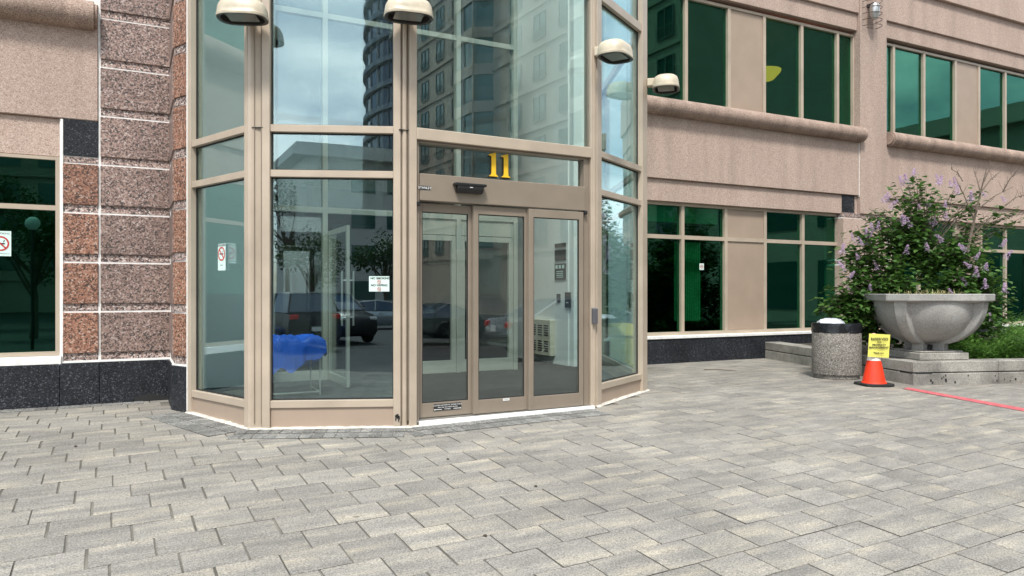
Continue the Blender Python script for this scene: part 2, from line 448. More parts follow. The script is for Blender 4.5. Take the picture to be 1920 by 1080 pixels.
# ------------------------------------------------------------------ ground
YL, YR = 9.54, 10.31
P0 = flat(357, 771); P1 = flat(470, 797); P2 = flat(758, 793); P3 = flat(1108, 760); P4 = flat(1209, 732)
P3 = Vector((P3.x, P2.y+.07))
P5 = Vector((6.98, YR-.02))
FA, FB, FC, FD, FE = Face(P0, P1), Face(P1, P2), Face(P2, P3), Face(P3, P4), Face(P4, P5)
PIER_IN = flat(328, 765.5)
BAYPOLY = [Vector((.39, YL+.3)), Vector((.395, PIER_IN.y)), P0, P1, P2, P3, P4, P5, Vector((P5.x, YR+1))]
def inside(p, poly):
    c = False
    for i in range(len(poly)):
        a, b = poly[i], poly[i-1]
        if (a.y > p.y) != (b.y > p.y) and p.x < (b.x-a.x)*(p.y-a.y)/(b.y-a.y)+a.x: c = not c
    return c
# far ground sheet and driveway
g = MB()
g.add([(-900, -1200, -1.0), (900, -1200, -1.0), (900, 900, -1.0), (-900, 900, -1.0)], [(0, 1, 2, 3)])
solo('ground', g, M['asphalt'], kind='structure')
g = MB(); nx, ny = 40, 36
for j in range(ny+1):
    for i in range(nx+1):
        X = -70+140*i/nx; Y = -95+(-2.2+95)*j/ny
        g.v.append((X, Y, zg(X, Y)-.012))
for j in range(ny):
    for i in range(nx):
        a = j*(nx+1)+i; g.f.append((a, a+1, a+nx+2, a+nx+1)); g.m.append(0)
solo('driveway', g, M['asphalt'], kind='structure')
# pavement bed + pavers
bed = MB(); nx, ny = 120, 60
for j in range(ny+1):
    for i in range(nx+1):
        X = -12+42*i/nx; Y = -2.4+13.4*j/ny
        bed.v.append((X, Y, zg(X, Y)-.0075))
for j in range(ny):
    for i in range(nx):
        a = j*(nx+1)+i; bed.f.append((a, a+1, a+nx+2, a+nx+1)); bed.m.append(0)
pav = solo('pavement', bed, M['bed'], kind='structure')
PHI = math.radians(1.6)
E1 = Vector((math.cos(PHI), math.sin(PHI))); E2 = Vector((-E1.y, E1.x))
SD, LN, JT = .2865, .335, .006
anchor = ground(126, 1002)
av, au = Vector((anchor.x, anchor.y)).dot(E2), Vector((anchor.x, anchor.y)).dot(E1)
def paver_mb(l, d):
    b = MB(); c = .0035; h = .05
    x, y = l/2, d/2
    vs = [(-x, -y, -h), (x, -y, -h), (x, y, -h), (-x, y, -h), (-x, -y, -c), (x, -y, -c), (x, y, -c), (-x, y, -c),
          (-x+c, -y+c, 0), (x-c, -y+c, 0), (x-c, y-c, 0), (-x+c, y-c, 0)]
    fs = [(0, 1, 5, 4), (1, 2, 6, 5), (2, 3, 7, 6), (3, 0, 4, 7), (4, 5, 9, 8), (5, 6, 10, 9), (6, 7, 11, 10), (7, 4, 8, 11), (8, 9, 10, 11)]
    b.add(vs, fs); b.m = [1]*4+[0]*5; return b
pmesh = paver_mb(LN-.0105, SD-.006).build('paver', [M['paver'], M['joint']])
cells = []
off = 0.0
rowoff = {0: 0.0}
o_ = 0
for k in range(1, 60):
    o_ += .107 if k < 3 else (.15 if k < 7 else .19)
    rowoff[k] = o_
o_ = 0
for k in range(-1, -60, -1):
    o_ -= .107; rowoff[k] = o_
rp = random.Random(5)
for k in range(-40, 40):
    v = av-SD/2-SD*k
    for c in range(-45, 100):
        u = au+LN/2+LN*c+rowoff[k]+rp.uniform(-.0032, .0032)
        p = E1*u+E2*v
        if not (-8 < p.x < 24 and -2.1 < p.y < YR+.1): continue
        if inside(p, BAYPOLY): continue
        if p.y > YL+.1 and p.x < .39: continue
        d = p.x*CT+p.y*ST; la = p.x*ST-p.y*CT
        vis = d > 1.5 and abs(la/d) < .72 and (CZ-zg(p.x, p.y))/d < .42
        cells.append((p, d if vis else 999+d, vis))
cells.sort(key=lambda t: t[1])
far = MB(); frnd = []
for i, (p, d, vis) in enumerate(cells):
    z = zg(p.x, p.y)
    gx = (zg(p.x+.1, p.y)-zg(p.x-.1, p.y))/.2; gy = (zg(p.x, p.y+.1)-zg(p.x, p.y-.1))/.2
    N = Vector((-gx, -gy, 1)).normalized()
    N = (N+Vector((rp.uniform(-.004, .004), rp.uniform(-.004, .004), 0))).normalized()
    X = Vector((E1.x, E1.y, 0)); X = (X-N*X.dot(N)).normalized(); Yv = N.cross(X)
    mt = Matrix(((X.x, Yv.x, N.x, p.x), (X.y, Yv.y, N.y, p.y), (X.z, Yv.z, N.z, z+rp.uniform(-.0015, .0015)), (0, 0, 0, 1)))
    if vis and i < 300:
        inst('paver', pmesh, pav, mt)
    else:
        q = paver_mb(LN-.0105, SD-.006)
        if d > 999: q.f = [q.f[-1]]; q.m = [0]
        n0 = len(far.f); far.add([mt @ Vector(w) for w in q.v], q.f); far.m[n0:] = q.m; frnd += [rp.random()]*(len(far.f)-n0)
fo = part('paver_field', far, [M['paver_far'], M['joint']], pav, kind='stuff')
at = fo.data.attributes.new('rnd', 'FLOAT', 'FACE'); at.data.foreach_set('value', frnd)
# edging bricks round the bay and along the left wing
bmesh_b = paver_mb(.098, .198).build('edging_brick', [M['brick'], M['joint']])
def edging(fr, a0, a1, rows=2, n_start=.02):
    nb = int((a1-a0)/.104)
    for r in range(rows):
        for i in range(nb):
            q = fr.pt(a0+.052+i*.104, n_start+.1+r*.206)
            if any(f is not fr and 0 < (q-f.o).dot(f.u) < f.L and abs((q-f.o).dot(f.n)) < .1 for f in (FA, FB, FC, FD)): continue
            X = Vector((fr.u.x, fr.u.y, 0)); N = Vector((0, 0, 1)); Yv = N.cross(X)
            mt = Matrix(((X.x, Yv.x, 0, q.x), (X.y, Yv.y, 0, q.y), (0, 0, 1, zg(q.x, q.y)+.006+rp.uniform(-.001, .001)), (0, 0, 0, 1)))
            inst('edging_brick', bmesh_b, pav, mt)
FW = Face((-3.0, YL), (.39, YL))
edging(FA, -.1, FA.L+.05); edging(FB, -.1, FB.L+.11); edging(FC, -.06, FC.L+.02)
edging(FW, 0.4, 3.2, 1)

# ------------------------------------------------------------------ left wing
WLf = Face((0, YL), (1, YL))          # frame: u = X, n = towards the camera
lw = thing('granite_building_wing', 'pink granite building wing with green window left of the glass entrance', 'building', (-2.0, YL, 0))
LX0 = -5.0                                                   # goes on out of frame
xL = lambda px: onY(px, 500, YL)[0]
zL = lambda y: onY(250, y, YL)[1]                            # heights read at pixel column 250
X117, X187, X320 = xL(116), xL(186.5), xL(321)
zbase = zL(676)
crs = [zL(y) for y in (672, 581, 490, 401, 311, 222, 134, 41)]
ch = (crs[-1]-crs[0])/7
crs = [zbase+.012+ch*i for i in range(14)]
bandh = ch*.165
G = .02                                                    # white joint width
back = MB()
back.box(X117-.02, X320, YL+.012, YL+.35, zbase-.02, crs[-1])
part('backing_wall', back, M['caulk'], lw)
def courses(parent, fr, u0, u1, matname, i0, i1, proud=0.0):
    for i in range(i0, i1):
        z0 = crs[i]; b = MB()
        # recessed rough band at the foot of each course, smooth block above
        b.boxuv(fr, u0+G/2+.003, u1-G/2-.003, -.06, -.009+proud, z0+G*.6, z0+bandh)
        part('groove_band', b, M['granite_band'], parent)
        b = MB(); b.boxuv(fr, u0+G/2, u1-G/2, -.06, proud+.012, z0+bandh+.002, z0+ch-G*.4)
        part('granite_block', b, M[matname], parent, bevel=.006)
courses(lw, WLf, X117, X187, 'granite_red', 0, 4)
courses(lw, WLf, X187, X320, 'granite', 0, 13)
# small black square above the red column
b = MB(); b.boxuv(WLf, X117+.015, X187-.012, -.06, .004, crs[4]+.082, zL(231))
part('black_granite_square', b, M['granite_black'], lw, bevel=.004)
b = MB(); b.boxuv(WLf, X117+.015, X187-.012, -.06, -.006, crs[4]+.012, crs[4]+.07)
part('groove_band', b, M['granite_band'], lw)
# perpendicular return and the angled pier next to the bay
FR = Face((X320, YL), (PIER_IN.x, PIER_IN.y))
FPi = Face(PIER_IN, P0-FA.u*.03)
back = MB(); back.prism([(X320-.0, YL+.1), (X320+.05, YL+.1), (P0.x+.12, P0.y+.02), (P0-FA.u*.03).to_tuple(), (PIER_IN.x+.008, PIER_IN.y+.012), (X320+.01, YL)], zbase-.02, crs[-1])
part('pier_backing', back, M['caulk'], lw)
frt = Face((X320, YL), (PIER_IN.x, PIER_IN.y)); frt.n = Vector((-1, 0)).normalized()
def courses2(fr, segs, i0, i1, mats):
    for (a0, a1), mn in zip(segs, mats):
        for i in range(i0, i1):
            z0 = crs[i]
            b = MB(); b.boxuv(fr, a0+.006, a1-.006, -.02, .006, z0+G*.6, z0+bandh)
            part('groove_band', b, M['granite_band'], lw)
            b = MB(); b.boxuv(fr, a0+.004, a1-.004, -.02, .022, z0+bandh+.002, z0+ch-G*.4)
            part('granite_block', b, M[mn], lw, bevel=.004)
courses2(FR, [(0.02, FR.L-.01)], 0, 13, ['granite'])
u1 = FPi.hit(347, 500)[0]
courses2(FPi, [(.0, u1), (u1, FPi.L)], 0, 13, ['granite_red', 'granite_red'])
# black base
for (x0, x1) in ((LX0, xL(-130)), (xL(-130), xL(112)), (xL(112), X187), (X187, X320+.004)):
    b = MB(); b.boxuv(WLf, x0+.002, x1-.002, -.3, .03, -.05, zbase)
    part('base_slab', b, M['granite_black'], lw, bevel=.004)
b = MB(); b.boxuv(FR, .034, FR.L-.002, -.02, .034, -.05, zbase); part('base_slab', b, M['granite_black'], lw, bevel=.004)
b = MB(); b.boxuv(FPi, -.02, FPi.L-.004, -.02, .034, -.05, zbase); part('base_slab', b, M['granite_black'], lw, bevel=.004)
b = MB(); b.boxuv(WLf, X117, X320+.004, -.05, .012, zbase, zbase+.013)
b.boxuv(FR, .0, FR.L, -.03, .02, zbase+.001, zbase+.013); b.boxuv(FPi, -.015, FPi.L, -.03, .026, zbase, zbase+.014)
part('caulk_line', b, M['caulk'], lw)
# crack / broken lower edge of the base
b = MB()
pts = [flat(238+i*7, 750) for i in range(12)]
for i in range(11):
    x0 = X187+.35+i*.045; b.boxuv(WLf, x0, x0+.045, .029, .0335, .0, .05+.02*math.sin(i*.55)+.008*random.random())
part('chipped_edge', b, M['rubber'], lw)
# window, lintel, spandrel, ledge
zs, zt = zL(668), zL(290)
zw0 = onY(60, 664, YL-.0)[1]; 
wz0, wz1 = onY(60, 668, YL+.02)[1], onY(60, 291, YL+.02)[1]
wtr = onY(60, 388, YL+.02)[1]
WGL = Face((0, YL+.06), (1, YL+.06))
b = MB(); b.boxuv(WLf, LX0, X117-.004, -.12, .03, zbase-.012, wz0-.004); part('window_sill', b, M['caulk'], lw, bevel=.004)
win = MB(); fw = .05
win.boxuv(WLf, X117-.012-fw, X117-.012, -.1, -.015, wz0, wz1)
win.boxuv(WLf, LX0, X117-.012-fw, -.1, -.018, wz0, wz0+.045)
win.boxuv(WLf, LX0, X117-.012-fw, -.1, -.018, wz1-.035, wz1)
win.boxuv(WLf, LX0, X117-.012-fw, -.1, -.017, wtr-.027, wtr+.027)
for q in (-1.6, -3.2): win.boxuv(WLf, X117+q-.025, X117+q+.025, -.1, -.016, wz0+.045, wtr-.027)
wf = part('window_frame', win, M['tan'], lw)
for (a, c) in ((wz0+.045, wtr-.027), (wtr+.027, wz1-.035)):
    b = MB(); b.boxuv(WLf, LX0, X117-.012-fw, -.072, -.06, a, c); part('window_pane', b, M['glass_green'], wf)
zsp0 = onY(120, 222, YL)[1]; b = MB(); b.boxuv(WLf, X117-.010, X117+.010, -.05, .004, wz0-.02, zsp0-.01); part('caulk_line', b, M['caulk'], lw)
zsp0, zsp1 = onY(120, 222, YL)[1], onY(120, 33, YL)[1]
b = MB(); b.boxuv(WLf, LX0, X117-.012, -.3, -.03, wz1+.004, zsp0-.003); part('lintel_panel', b, M['precast'], lw, bevel=.006)
b = MB(); b.boxuv(WLf, LX0, X187-.014, -.3, .012, zsp0, zsp1+.2); part('spandrel_panel', b, M['precast'], lw, bevel=.008)
rl = .155
def ledge(fr, a0, a1, zc, r, proj, parent, rnd=True):
    b = MB(); poly = [(-.1, zc+r)]
    for i in range(13):
        t = math.pi/2-math.pi*i/12
        poly.append((proj+r*math.cos(t), zc+r*math.sin(t)))
    poly.append((-.1, zc-r))
    b.extr(poly[::-1], fr, a0, a1)
    return part('bullnose_ledge', b, M['precast_dark'], parent, bevel=.03, smooth=True, seg=2)
zl = onY(120, 14, YL-.2)[1]
ledge(WLf, LX0, X187-.02, zl, rl, .06, lw)
b = MB(); b.boxuv(WLf, LX0, X187-.014, -.3, -.04, zl+rl+.01, zl+rl+.06); part('window_frame', b, M['tan'], lw)
b = MB(); b.boxuv(WLf, LX0, X187-.07, -.09, -.075, zl+rl+.06, zl+rl+2.3); part('window_pane', b, M['glass_green'], lw)
b = MB(); b.boxuv(WLf, LX0, X187-.014, -.3, .01, zl+rl+2.3, 8.4); part('upper_panel', b, M['precast'], lw)
b = MB(); b.box(LX0, .42, YL+.31, YL+4, 8.3, 8.5); b.box(LX0, .36, YL+2.2, YL+2.3, .02, 8.3); b.box(LX0, LX0+.1, YL+.3, YL+4, 0, 8.3); b.box(LX0+.1, X117, YL+.36, YL+2.2, 0, .05); b.box(LX0+.1, .36, YL+.36, YL+2.2, wz1+.1, wz1+.3)
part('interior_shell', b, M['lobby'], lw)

# ------------------------------------------------------------------ right wing
WRf = Face((0, YR), (1, YR))
rw = thing('precast_building_wing', 'pink beige precast building wing with green windows behind the urn', 'building', (12.0, YR, 0))
xR = lambda px, y=400: onY(px, y, YR)[0]
zR = lambda px, py, dy=0: onY(px, py, YR+dy)[1]
RX0, RX1 = P5.x-.15, 30.0
zb = (zR(1300, 630)+zR(1225, 634))/2
PX0, PX1 = xR(1611), xR(1661)                    # the pier
for i in range(9):
    x0 = RX0+i*2.4; x1 = min(RX0+(i+1)*2.4, RX1)
    b = MB(); b.boxuv(WRf, x0+.002, x1-.002, -.4, .0, -.1, zb-.03); part('base_slab', b, M['granite_black'], rw, bevel=.004)
b = MB(); b.boxuv(WRf, RX0, PX0-.05, -.3, .02, zb-.028, zb+.02); b.boxuv(WRf, PX1+.05, RX1, -.3, .02, zb-.028, zb+.02)
part('window_sill', b, M['caulk'], rw, bevel=.004)
RC = .16                                          # window recess
z_w1 = zR(1300, 383, RC)                          # top of lower windows
z_l0, z_l1 = zR(1215, 374), zR(1215, 332)         # lintel band
z_s1 = zR(1215, 196)
z_lc = zR(1215, 190, -.2); rr = .15
z_u0 = z_lc+rr-.01
z_u1 = zR(1590, 64, RC)                           # top of upper windows
z_ul = zR(1615, 57); z_ul1 = zR(1663, 38); z_up1 = zR(1800, 8)
print('RW', zb, z_w1, z_l0, z_l1, z_s1, z_lc, z_u0, z_u1, z_ul, z_ul1, z_up1)
pierN = .03
def wing_bay(x0, x1, mull_l, mull_u, pan_l, pan_u, splits=()):
    """one structural bay: lintel, spandrel, ledge, lower & upper window strips"""
    xs = [x0]+list(splits)+[x1]
    for a, c in zip(xs, xs[1:]):
        b = MB(); b.boxuv(WRf, a+.003, c-.003, -.35, .0, z_l1+.001, z_s1); part('spandrel_panel', b, M['precast'], rw, bevel=.008)
        b = MB(); b.boxuv(WRf, a+.003, c-.003, -.35, -.05, z_l0, z_l1-.003); part('lintel_panel', b, M['precast'], rw, bevel=.006)
        b = MB(); b.boxuv(WRf, a+.003, c-.003, -.35, -.05, z_ul, z_ul1-.003); part('lintel_panel', b, M['precast'], rw, bevel=.006)
        b = MB(); b.boxuv(WRf, a+.003, c-.003, -.35, .0, z_ul1, z_ul1+.72); part('frieze_panel', b, M['precast'], rw, bevel=.008)
        b = MB(); b.boxuv(WRf, a+.003, c-.003, -.35, .08, z_ul1+.723, z_ul1+2.2); part('upper_panel', b, M['precast'], rw, bevel=.008)
    ledge(WRf, x0+.01, x1+(.05 if x1 < PX0+.2 else 0), z_lc, rr, .05, rw)
    for (za, zb_, zt_, ml, pan) in ((zb+.02, z_w1, zR(1300, 446, RC), mull_l, pan_l), (z_u0, z_u1, None, mull_u, pan_u)):
        f = MB(); hw = .035
        for x in ml: f.boxuv(WRf, x-hw, x+hw, -RC-.09, -RC+.03, za, zb_)
        f.boxuv(WRf, ml[0]-hw, ml[-1]+hw, -RC-.085, -RC+.027, za, za+.06)
        f.boxuv(WRf, ml[0]-hw, ml[-1]+hw, -RC-.085, -RC+.027, zb_-.05, zb_)
        if zt_: f.boxuv(WRf, ml[0]-hw, ml[-1]+hw, -RC-.085, -RC+.026, zt_-.035, zt_+.035)
        fo_ = part('window_frame', f, M['tan'], rw)
        for i, (a, c) in enumerate(zip(ml, ml[1:])):
            rows_ = ((za+.06, zt_-.035), (zt_+.035, zb_-.05)) if zt_ else ((za+.06, zb_-.05),)
            for (p_, q_) in rows_:
                b = MB()
                if i in pan:
                    b.boxuv(WRf, a+hw, c-hw, -RC-.05, -RC+.005, p_, q_); part('metal_panel', b, M['tan_panel'], fo_, bevel=.003)
                else:
                    b.boxuv(WRf, a+hw, c-hw, -RC-.04, -RC-.028, p_, q_); part('window_pane', b, M['glass_green'], fo_)
        for q_ in (ml[-1]+hw, ml[0]-hw-.014):
            b = MB(); b.boxuv(WRf, q_, q_+.014, -RC-.05, -RC+.02, za, zb_); part('caulk_line', b, M['caulk'], fo_)
    return
xw = lambda px: onY(px, 400, YR+RC)[0]
mlA = [RX0+.25, xw(1278.5), xw(1359.5), xw(1433), xw(1504), xw(1572)]
muA = [RX0+.25, xw(1285), xw(1365.5), xw(1431.5), xw(1502), xw(1569), xw(1599)]
wing_bay(RX0, PX0, mlA, muA, (2,), (2,), (xR(1362),) if False else ())
mlB = [xw(1668), xw(1722), xw(1790), xw(1838), xw(1884), xw(1935), xw(2010), xw(2090), xw(2200)]
muB = [xw(1650), xw(1674), xw(1731), xw(1790), xw(1834), xw(1883.5), xw(1935), xw(1985), xw(2060), xw(2200)]
wing_bay(PX1, min(RX1, xw(2210)), mlB, muB, (2, 6), (3, 7))
# pier with its stacked blocks
b = MB(); b.boxuv(WRf, PX0+.006, PX1-.006, -.5, pierN, zR(1640, 403), z_ul1+2.4); part('pier_shaft', b, M['precast'], rw, bevel=.01)
zq = zR(1600, 405)
bx0 = xR(1580)
for i, (p_, q_, nn) in enumerate(((zR(1600, 408), zR(1600, 399), -.01), (zR(1600, 486), zR(1600, 409.5), .01), (zR(1600, 495), zR(1600, 488), -.01), (zb-.03, zR(1600, 497), .01))):
    b = MB(); b.boxuv(WRf, bx0, PX1-.006, -.45, nn+.01, p_, q_-.004); part('pier_block', b, M['precast'] if nn > 0 else M['granite_band'], rw, bevel=.006)
for q_ in ((bx0+.003, PX1-.008, -.42, -.012, zb-.03, zR(1600, 399)-.006), (PX0-.006, PX0+.008, -.3, .006, z_l1-.02, z_s1), (PX1-.008, PX1+.006, -.3, .006, z_l1-.02, z_s1)):
    b = MB(); b.boxuv(WRf, *q_); part('caulk_line', b, M['caulk'], rw)
b = MB(); b.boxuv(WRf, xR(1582), xR(1605), -.3, -.035, z_l0+.02, z_l1-.01); part('black_granite_square', b, M['granite_black'], rw)
b = MB(); b.boxuv(WRf, bx0-.02, PX0, -.35, -.055, z_l0, z_l1-.005); part('square_backing', b, M['precast_dark'], rw)
# side pier by the bay (granite, seen through the bay glass)
for i in range(0, 6):
    z0 = zb+.0+ch*i
    b = MB(); b.boxuv(WRf, RX0+.02, RX0+.21, -.2, .0, z0+.006, z0+ch-.006); part('granite_block', b, M['granite_band'], rw, bevel=.005)
b = MB(); b.boxuv(WRf, RX0+.02, RX0+.215, -.2, -.012, zb, zb+ch*6); part('caulk_line', b, M['caulk'], rw)
# rooms behind the windows
b = MB(); YB = YR+3.5
b.box(RX0+.9, RX1, YB, YB+.1, -.1, z_ul1+2.2); b.box(RX0+.9, RX1, YR+.36, YB, -.1, 0.0); b.box(RX0+.9, RX1, YR+.36, YB, z_l1-.1, z_l1+.3); b.box(RX0+.9, RX1, YR+.36, YB, z_u1+.02, z_u1+.3)
b.box(RX0+.8, RX0+.9, YR+.1, YB, -.1, z_ul1+2.2); b.box(RX1-.1, RX1, YR+.36, YB, 0, z_ul1+2.2); b.box(RX0, RX1, YR+.36, YB+.2, z_ul1+2.2, z_ul1+2.4)
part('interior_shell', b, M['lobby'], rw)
# roller blinds behind the two small panes, vertical blind, lit pendant upstairs
bd = MB(); bd.boxuv(WRf, mlA[0]+.04, mlA[2]-.04, -RC-.16, -RC-.15, zR(1300, 417, RC), z_w1-.05)
part('roller_blind', bd, M['blind'], rw)
for i in range(14):
    a = xw(1287)+i*.045
    bd = MB(); bd.boxuv(WRf, a, a+.03, -RC-.34, -RC-.33, zR(1300, 603, RC), zR(1300, 452, RC)); part('blind_slat', bd, M['blind'], rw)
bm_ = MB(); px_, pz_ = onY(1440, 140, YR+1.2)
bm_.lathe((px_-.1, YR+1.2, pz_), [(0, -.16), (.19, -.12), (.32, .02), (.34, .07), (.1, .12), (0, .14)], 20)
gm, gn, gl_, gb = mat('lit_yellow_lamp_glass'); gb.inputs['Base Color'].default_value = (.8, .6, .2, 1); gb.inputs['Emission Color'].default_value = (1, .21, .03, 1); gb.inputs['Emission Strength'].default_value = 2.4
pl_ = thing('pendant_lamp', 'lit yellow bowl pendant lamp behind upper green window', 'lamp', (px_-.1, YR+1.2, pz_))
part('lamp_bowl', bm_, gm, pl_, smooth=True)
b = MB(); b.tube([(px_-.1, YR+1.2, pz_+.13), (px_-.1, YR+1.2, z_u1+.02)], .012, 6); part('rod', b, M['steel'], pl_)

# ------------------------------------------------------------------ glass entrance bay
bay = thing('glass_entrance', 'faceted glass entrance bay with tan frames and gold number', 'entrance', (3.4, 8.2, 0))
ZT = 7.6
zB = lambda y: FB.hit(620, y)[1]
T1 = (zB(249), zB(235.5)); T2 = (zB(333), zB(320)); KR = (zB(763.5), zB(750)); T3 = (4.52, 4.62)
zr = lambda i: [KR, T2, T1, T3][i]
def add_mull(b, fr, u0, u1, n0, n1, z0=0.0, z1=ZT): b.boxuv(fr, u0, u1, n0, n1, z0, z1)
def glazed(fr, ua, ub, kick=True):
    """mullions at both ends, transoms, kick panel, panes"""
    for (a, c) in ((ua[0], ua[1]), (ub[0], ub[1])):
        b = MB(); b.boxuv(fr, a, c, -.09, .035, -.06, ZT); part('mullion', b, M['tan'], bay, bevel=.004)
    u0, u1 = ua[1], ub[0]
    for t in (T1, T2, T3):
        b = MB(); b.boxuv(fr, u0, u1, -.08, .02, t[0], t[1]); part('transom', b, M['tan'], bay, bevel=.003)
    b = MB(); b.boxuv(fr, u0, u1, -.08, .022, KR[0], KR[1]); part('sill_rail', b, M['tan'], bay, bevel=.003)
    b = MB(); b.boxuv(fr, u0+.002, u1-.002, -.06, .004, -.06, KR[0]-.002); part('kick_panel', b, M['tan_panel'], bay)
    for (z0, z1) in ((KR[1], T2[0]), (T2[1], T1[0]), (T1[1], T3[0]), (T3[1], ZT-.06)):
        b = MB(); b.boxuv(fr, u0, u1, -.05, -.04, z0, z1); part('glass_pane', b, M['glass'], bay)
        b = MB(); e = .012                                  # dark gasket round each pane
        for (x0, x1, y0, y1) in ((u0, u1, z0, z0+e), (u0, u1, z1-e, z1), (u0, u0+e, z0+e, z1-e), (u1-e, u1, z0+e, z1-e)):
            b.boxuv(fr, x0, x1, -.039, -.028, y0, y1)
        part('gasket', b, M['rubber'], bay)
uA = lambda px: FA.hit(px, 548)[0]
uB = lambda px: FB.hit(px, 548)[0]
uC = lambda px: FC.hit(px, 548)[0]
uD = lambda px: FD.hit(px, 548)[0]
glazed(FA, (.005, .07), (FA.L-.06, FA.L-.004))
glazed(FB, (uB(492.5), uB(507.5)), (uB(738), uB(751.5)))
glazed(FD, (.03, uD(1123)), (uD(1200), FD.L-.0))
glazed(FE, (.02, .08), (FE.L-.08, FE.L-.01))
# corner posts
def post(P, fr0, fr1, e0, e1, r=.055):
    pl = [fr0.pt(fr0.L-e0, .012), fr0.pt(fr0.L-.006, .03), fr1.pt(.006, .03), fr1.pt(e1, .012), fr1.pt(e1, -.1), fr0.pt(fr0.L-e0, -.1)]
    b = MB(); b.prism([(p.x, p.y) for p in pl], -.06, ZT-.01); return part('corner_post', b, M['tan'], bay, bevel=.004)
post(P1, FA, FB, .004, uB(492.5)-.006)
post(P2, FB, FC, FB.L-uB(751.5)-.006, uC(764)-.006)
post(P3, FC, FD, FC.L-uC(1104.5), .03)
post(P4, FD, FE, .0, .02)
# slim groove fin lines on the posts
for (fr, a) in ((FB, uB(478.5)), (FB, uB(491.8)), (FB, uB(752.0)), (FC, uC(763.5))):
    b = MB(); b.boxuv(fr, a-.003, a+.003, 0, .036, .02, ZT-.02); part('joint_strip', b, M['bronze'], bay)
for fr, a in ((FB, uB(485)), (FC, uC(757))):
    b = MB(); b.boxuv(fr, a-.055, a+.05, 0, .0365, zB(243.2), zB(242)); part('splice_joint', b, M['rubber'], bay)
# door face
DZ = lambda px, py: FC.hit(px, py)[1]
cb0, cb1 = DZ(785, 263), DZ(785, 241)
c0, c1 = uC(765), uC(1105)
for (a, c) in ((c0, uC(779)), (uC(1104.5), c1+.02)):
    b = MB(); b.boxuv(FC, a, c, -.1, .04, -.06, ZT); part('mullion', b, M['tan'], bay, bevel=.004)
b = MB(); b.boxuv(FC, uC(779), uC(1104.5), -.1, .045, cb0, cb1); part('transom', b, M['tan'], bay, bevel=.006)
b = MB(); b.boxuv(FC, uC(779), uC(1104.5), -.08, .02, T3[0], T3[1]); part('transom', b, M['tan'], bay)
ug = (uC(779), uC(1104.5))
for (z0, z1) in ((cb1, T3[0]), (T3[1], ZT-.06)):
    b = MB(); b.boxuv(FC, ug[0], ug[1], -.05, -.04, z0, z1); part('glass_pane', b, M['glass'], bay)
# bronze door package
dj0, dj1 = uC(779), uC(1104.5)
hz0, hz1 = DZ(830, 379), DZ(830, 329)               # automatic header
tz0, tz1 = hz1, DZ(830, 272)
b = MB(); b.boxuv(FC, dj0, uC(786), -.12, .0, .012, cb0-.003); part('door_jamb', b, M['bronze'], bay, bevel=.003)
b = MB(); b.boxuv(FC, uC(1095), dj1, -.12, .0, .012, cb0-.003); part('door_jamb', b, M['bronze'], bay, bevel=.003)
b = MB(); b.boxuv(FC, uC(786), uC(1095), -.12, .004, tz1, cb0-.004); part('door_head', b, M['bronze'], bay, bevel=.003)
b = MB(); b.boxuv(FC, uC(786), uC(1095), -.09, -.08, tz0, tz1); part('glass_pane', b, M['glass_door'], bay)
hd = MB(); hd.boxuv(FC, uC(786), uC(1095), -.12, .03, hz0, hz1)
hdo = part('door_header', hd, M['bronze'], bay, bevel=.006)
b = MB(); b.boxuv(FC, dj0, dj1, -.18, .05, .0, .016); part('threshold', b, M['steel'], bay)
def leaf(a, c, n0, top, sticker=None):
    """sliding door leaf: root part is its frame, panes and stickers are sub-parts"""
    st, rb, rt = .055, .14, .085; z0 = .022
    b = MB()
    b.boxuv(FC, a, a+st, n0-.045, n0, z0, top); b.boxuv(FC, c-st, c, n0-.045, n0, z0, top)
    b.boxuv(FC, a+st, c-st, n0-.044, n0-.001, z0, z0+rb); b.boxuv(FC, a+st, c-st, n0-.044, n0-.001, top-rt, top)
    o = part('sliding_door', b, M['bronze'], bay, bevel=.003)
    b = MB(); b.boxuv(FC, a+st, c-st, n0-.028, n0-.018, z0+rb, top-rt); part('door_pane', b, M['glass_door'], o)
    b = MB(); e = .008
    for (x0, x1, y0, y1) in ((a+st, c-st, z0+rb, z0+rb+e), (a+st, c-st, top-rt-e, top-rt), (a+st, a+st+e, z0+rb+e, top-rt-e), (c-st-e, c-st, z0+rb+e, top-rt-e)):
        b.boxuv(FC, x0, x1, n0-.017, n0-.008, y0, y1)
    part('door_gasket', b, M['rubber'], o)
    return o
uCo = lambda px, off: FC.hit(px, 548, off)[0]
top = hz0-.012
d1 = leaf(uC(786), uCo(888, -.05), -.06, top); d2 = leaf(uCo(888, -.01), uCo(992, -.01), -.008, top); d3 = leaf(uCo(992, .04), uCo(1094, .04), .042, top-.004)
# ring beam, then an added unseen glass roof that lets skylight in
roofp = [P0, P1, P2, P3, P4, P5, Vector((P5.x, YR+2.4)), Vector((.5, YR+2.4)), Vector((.5, YL+.1))]
for fr in (FA, FB, FC, FD, FE):
    b = MB(); b.boxuv(fr, 0, fr.L, -.1, .05, ZT-.06, ZT+.25); part('ring_beam', b, M['tan'], bay)
b = MB(); b.prism([(p.x, p.y) for p in roofp], ZT+.26, ZT+.275); part('added_glass_roof', b, M['glass_in'], bay)
for i in range(5):
    b = MB(); X = 1.2+i*1.25; b.box(X-.03, X+.03, P1.y+.1, YR+2.4, ZT+.14, ZT+.255); part('added_roof_bar', b, M['tan'], bay)
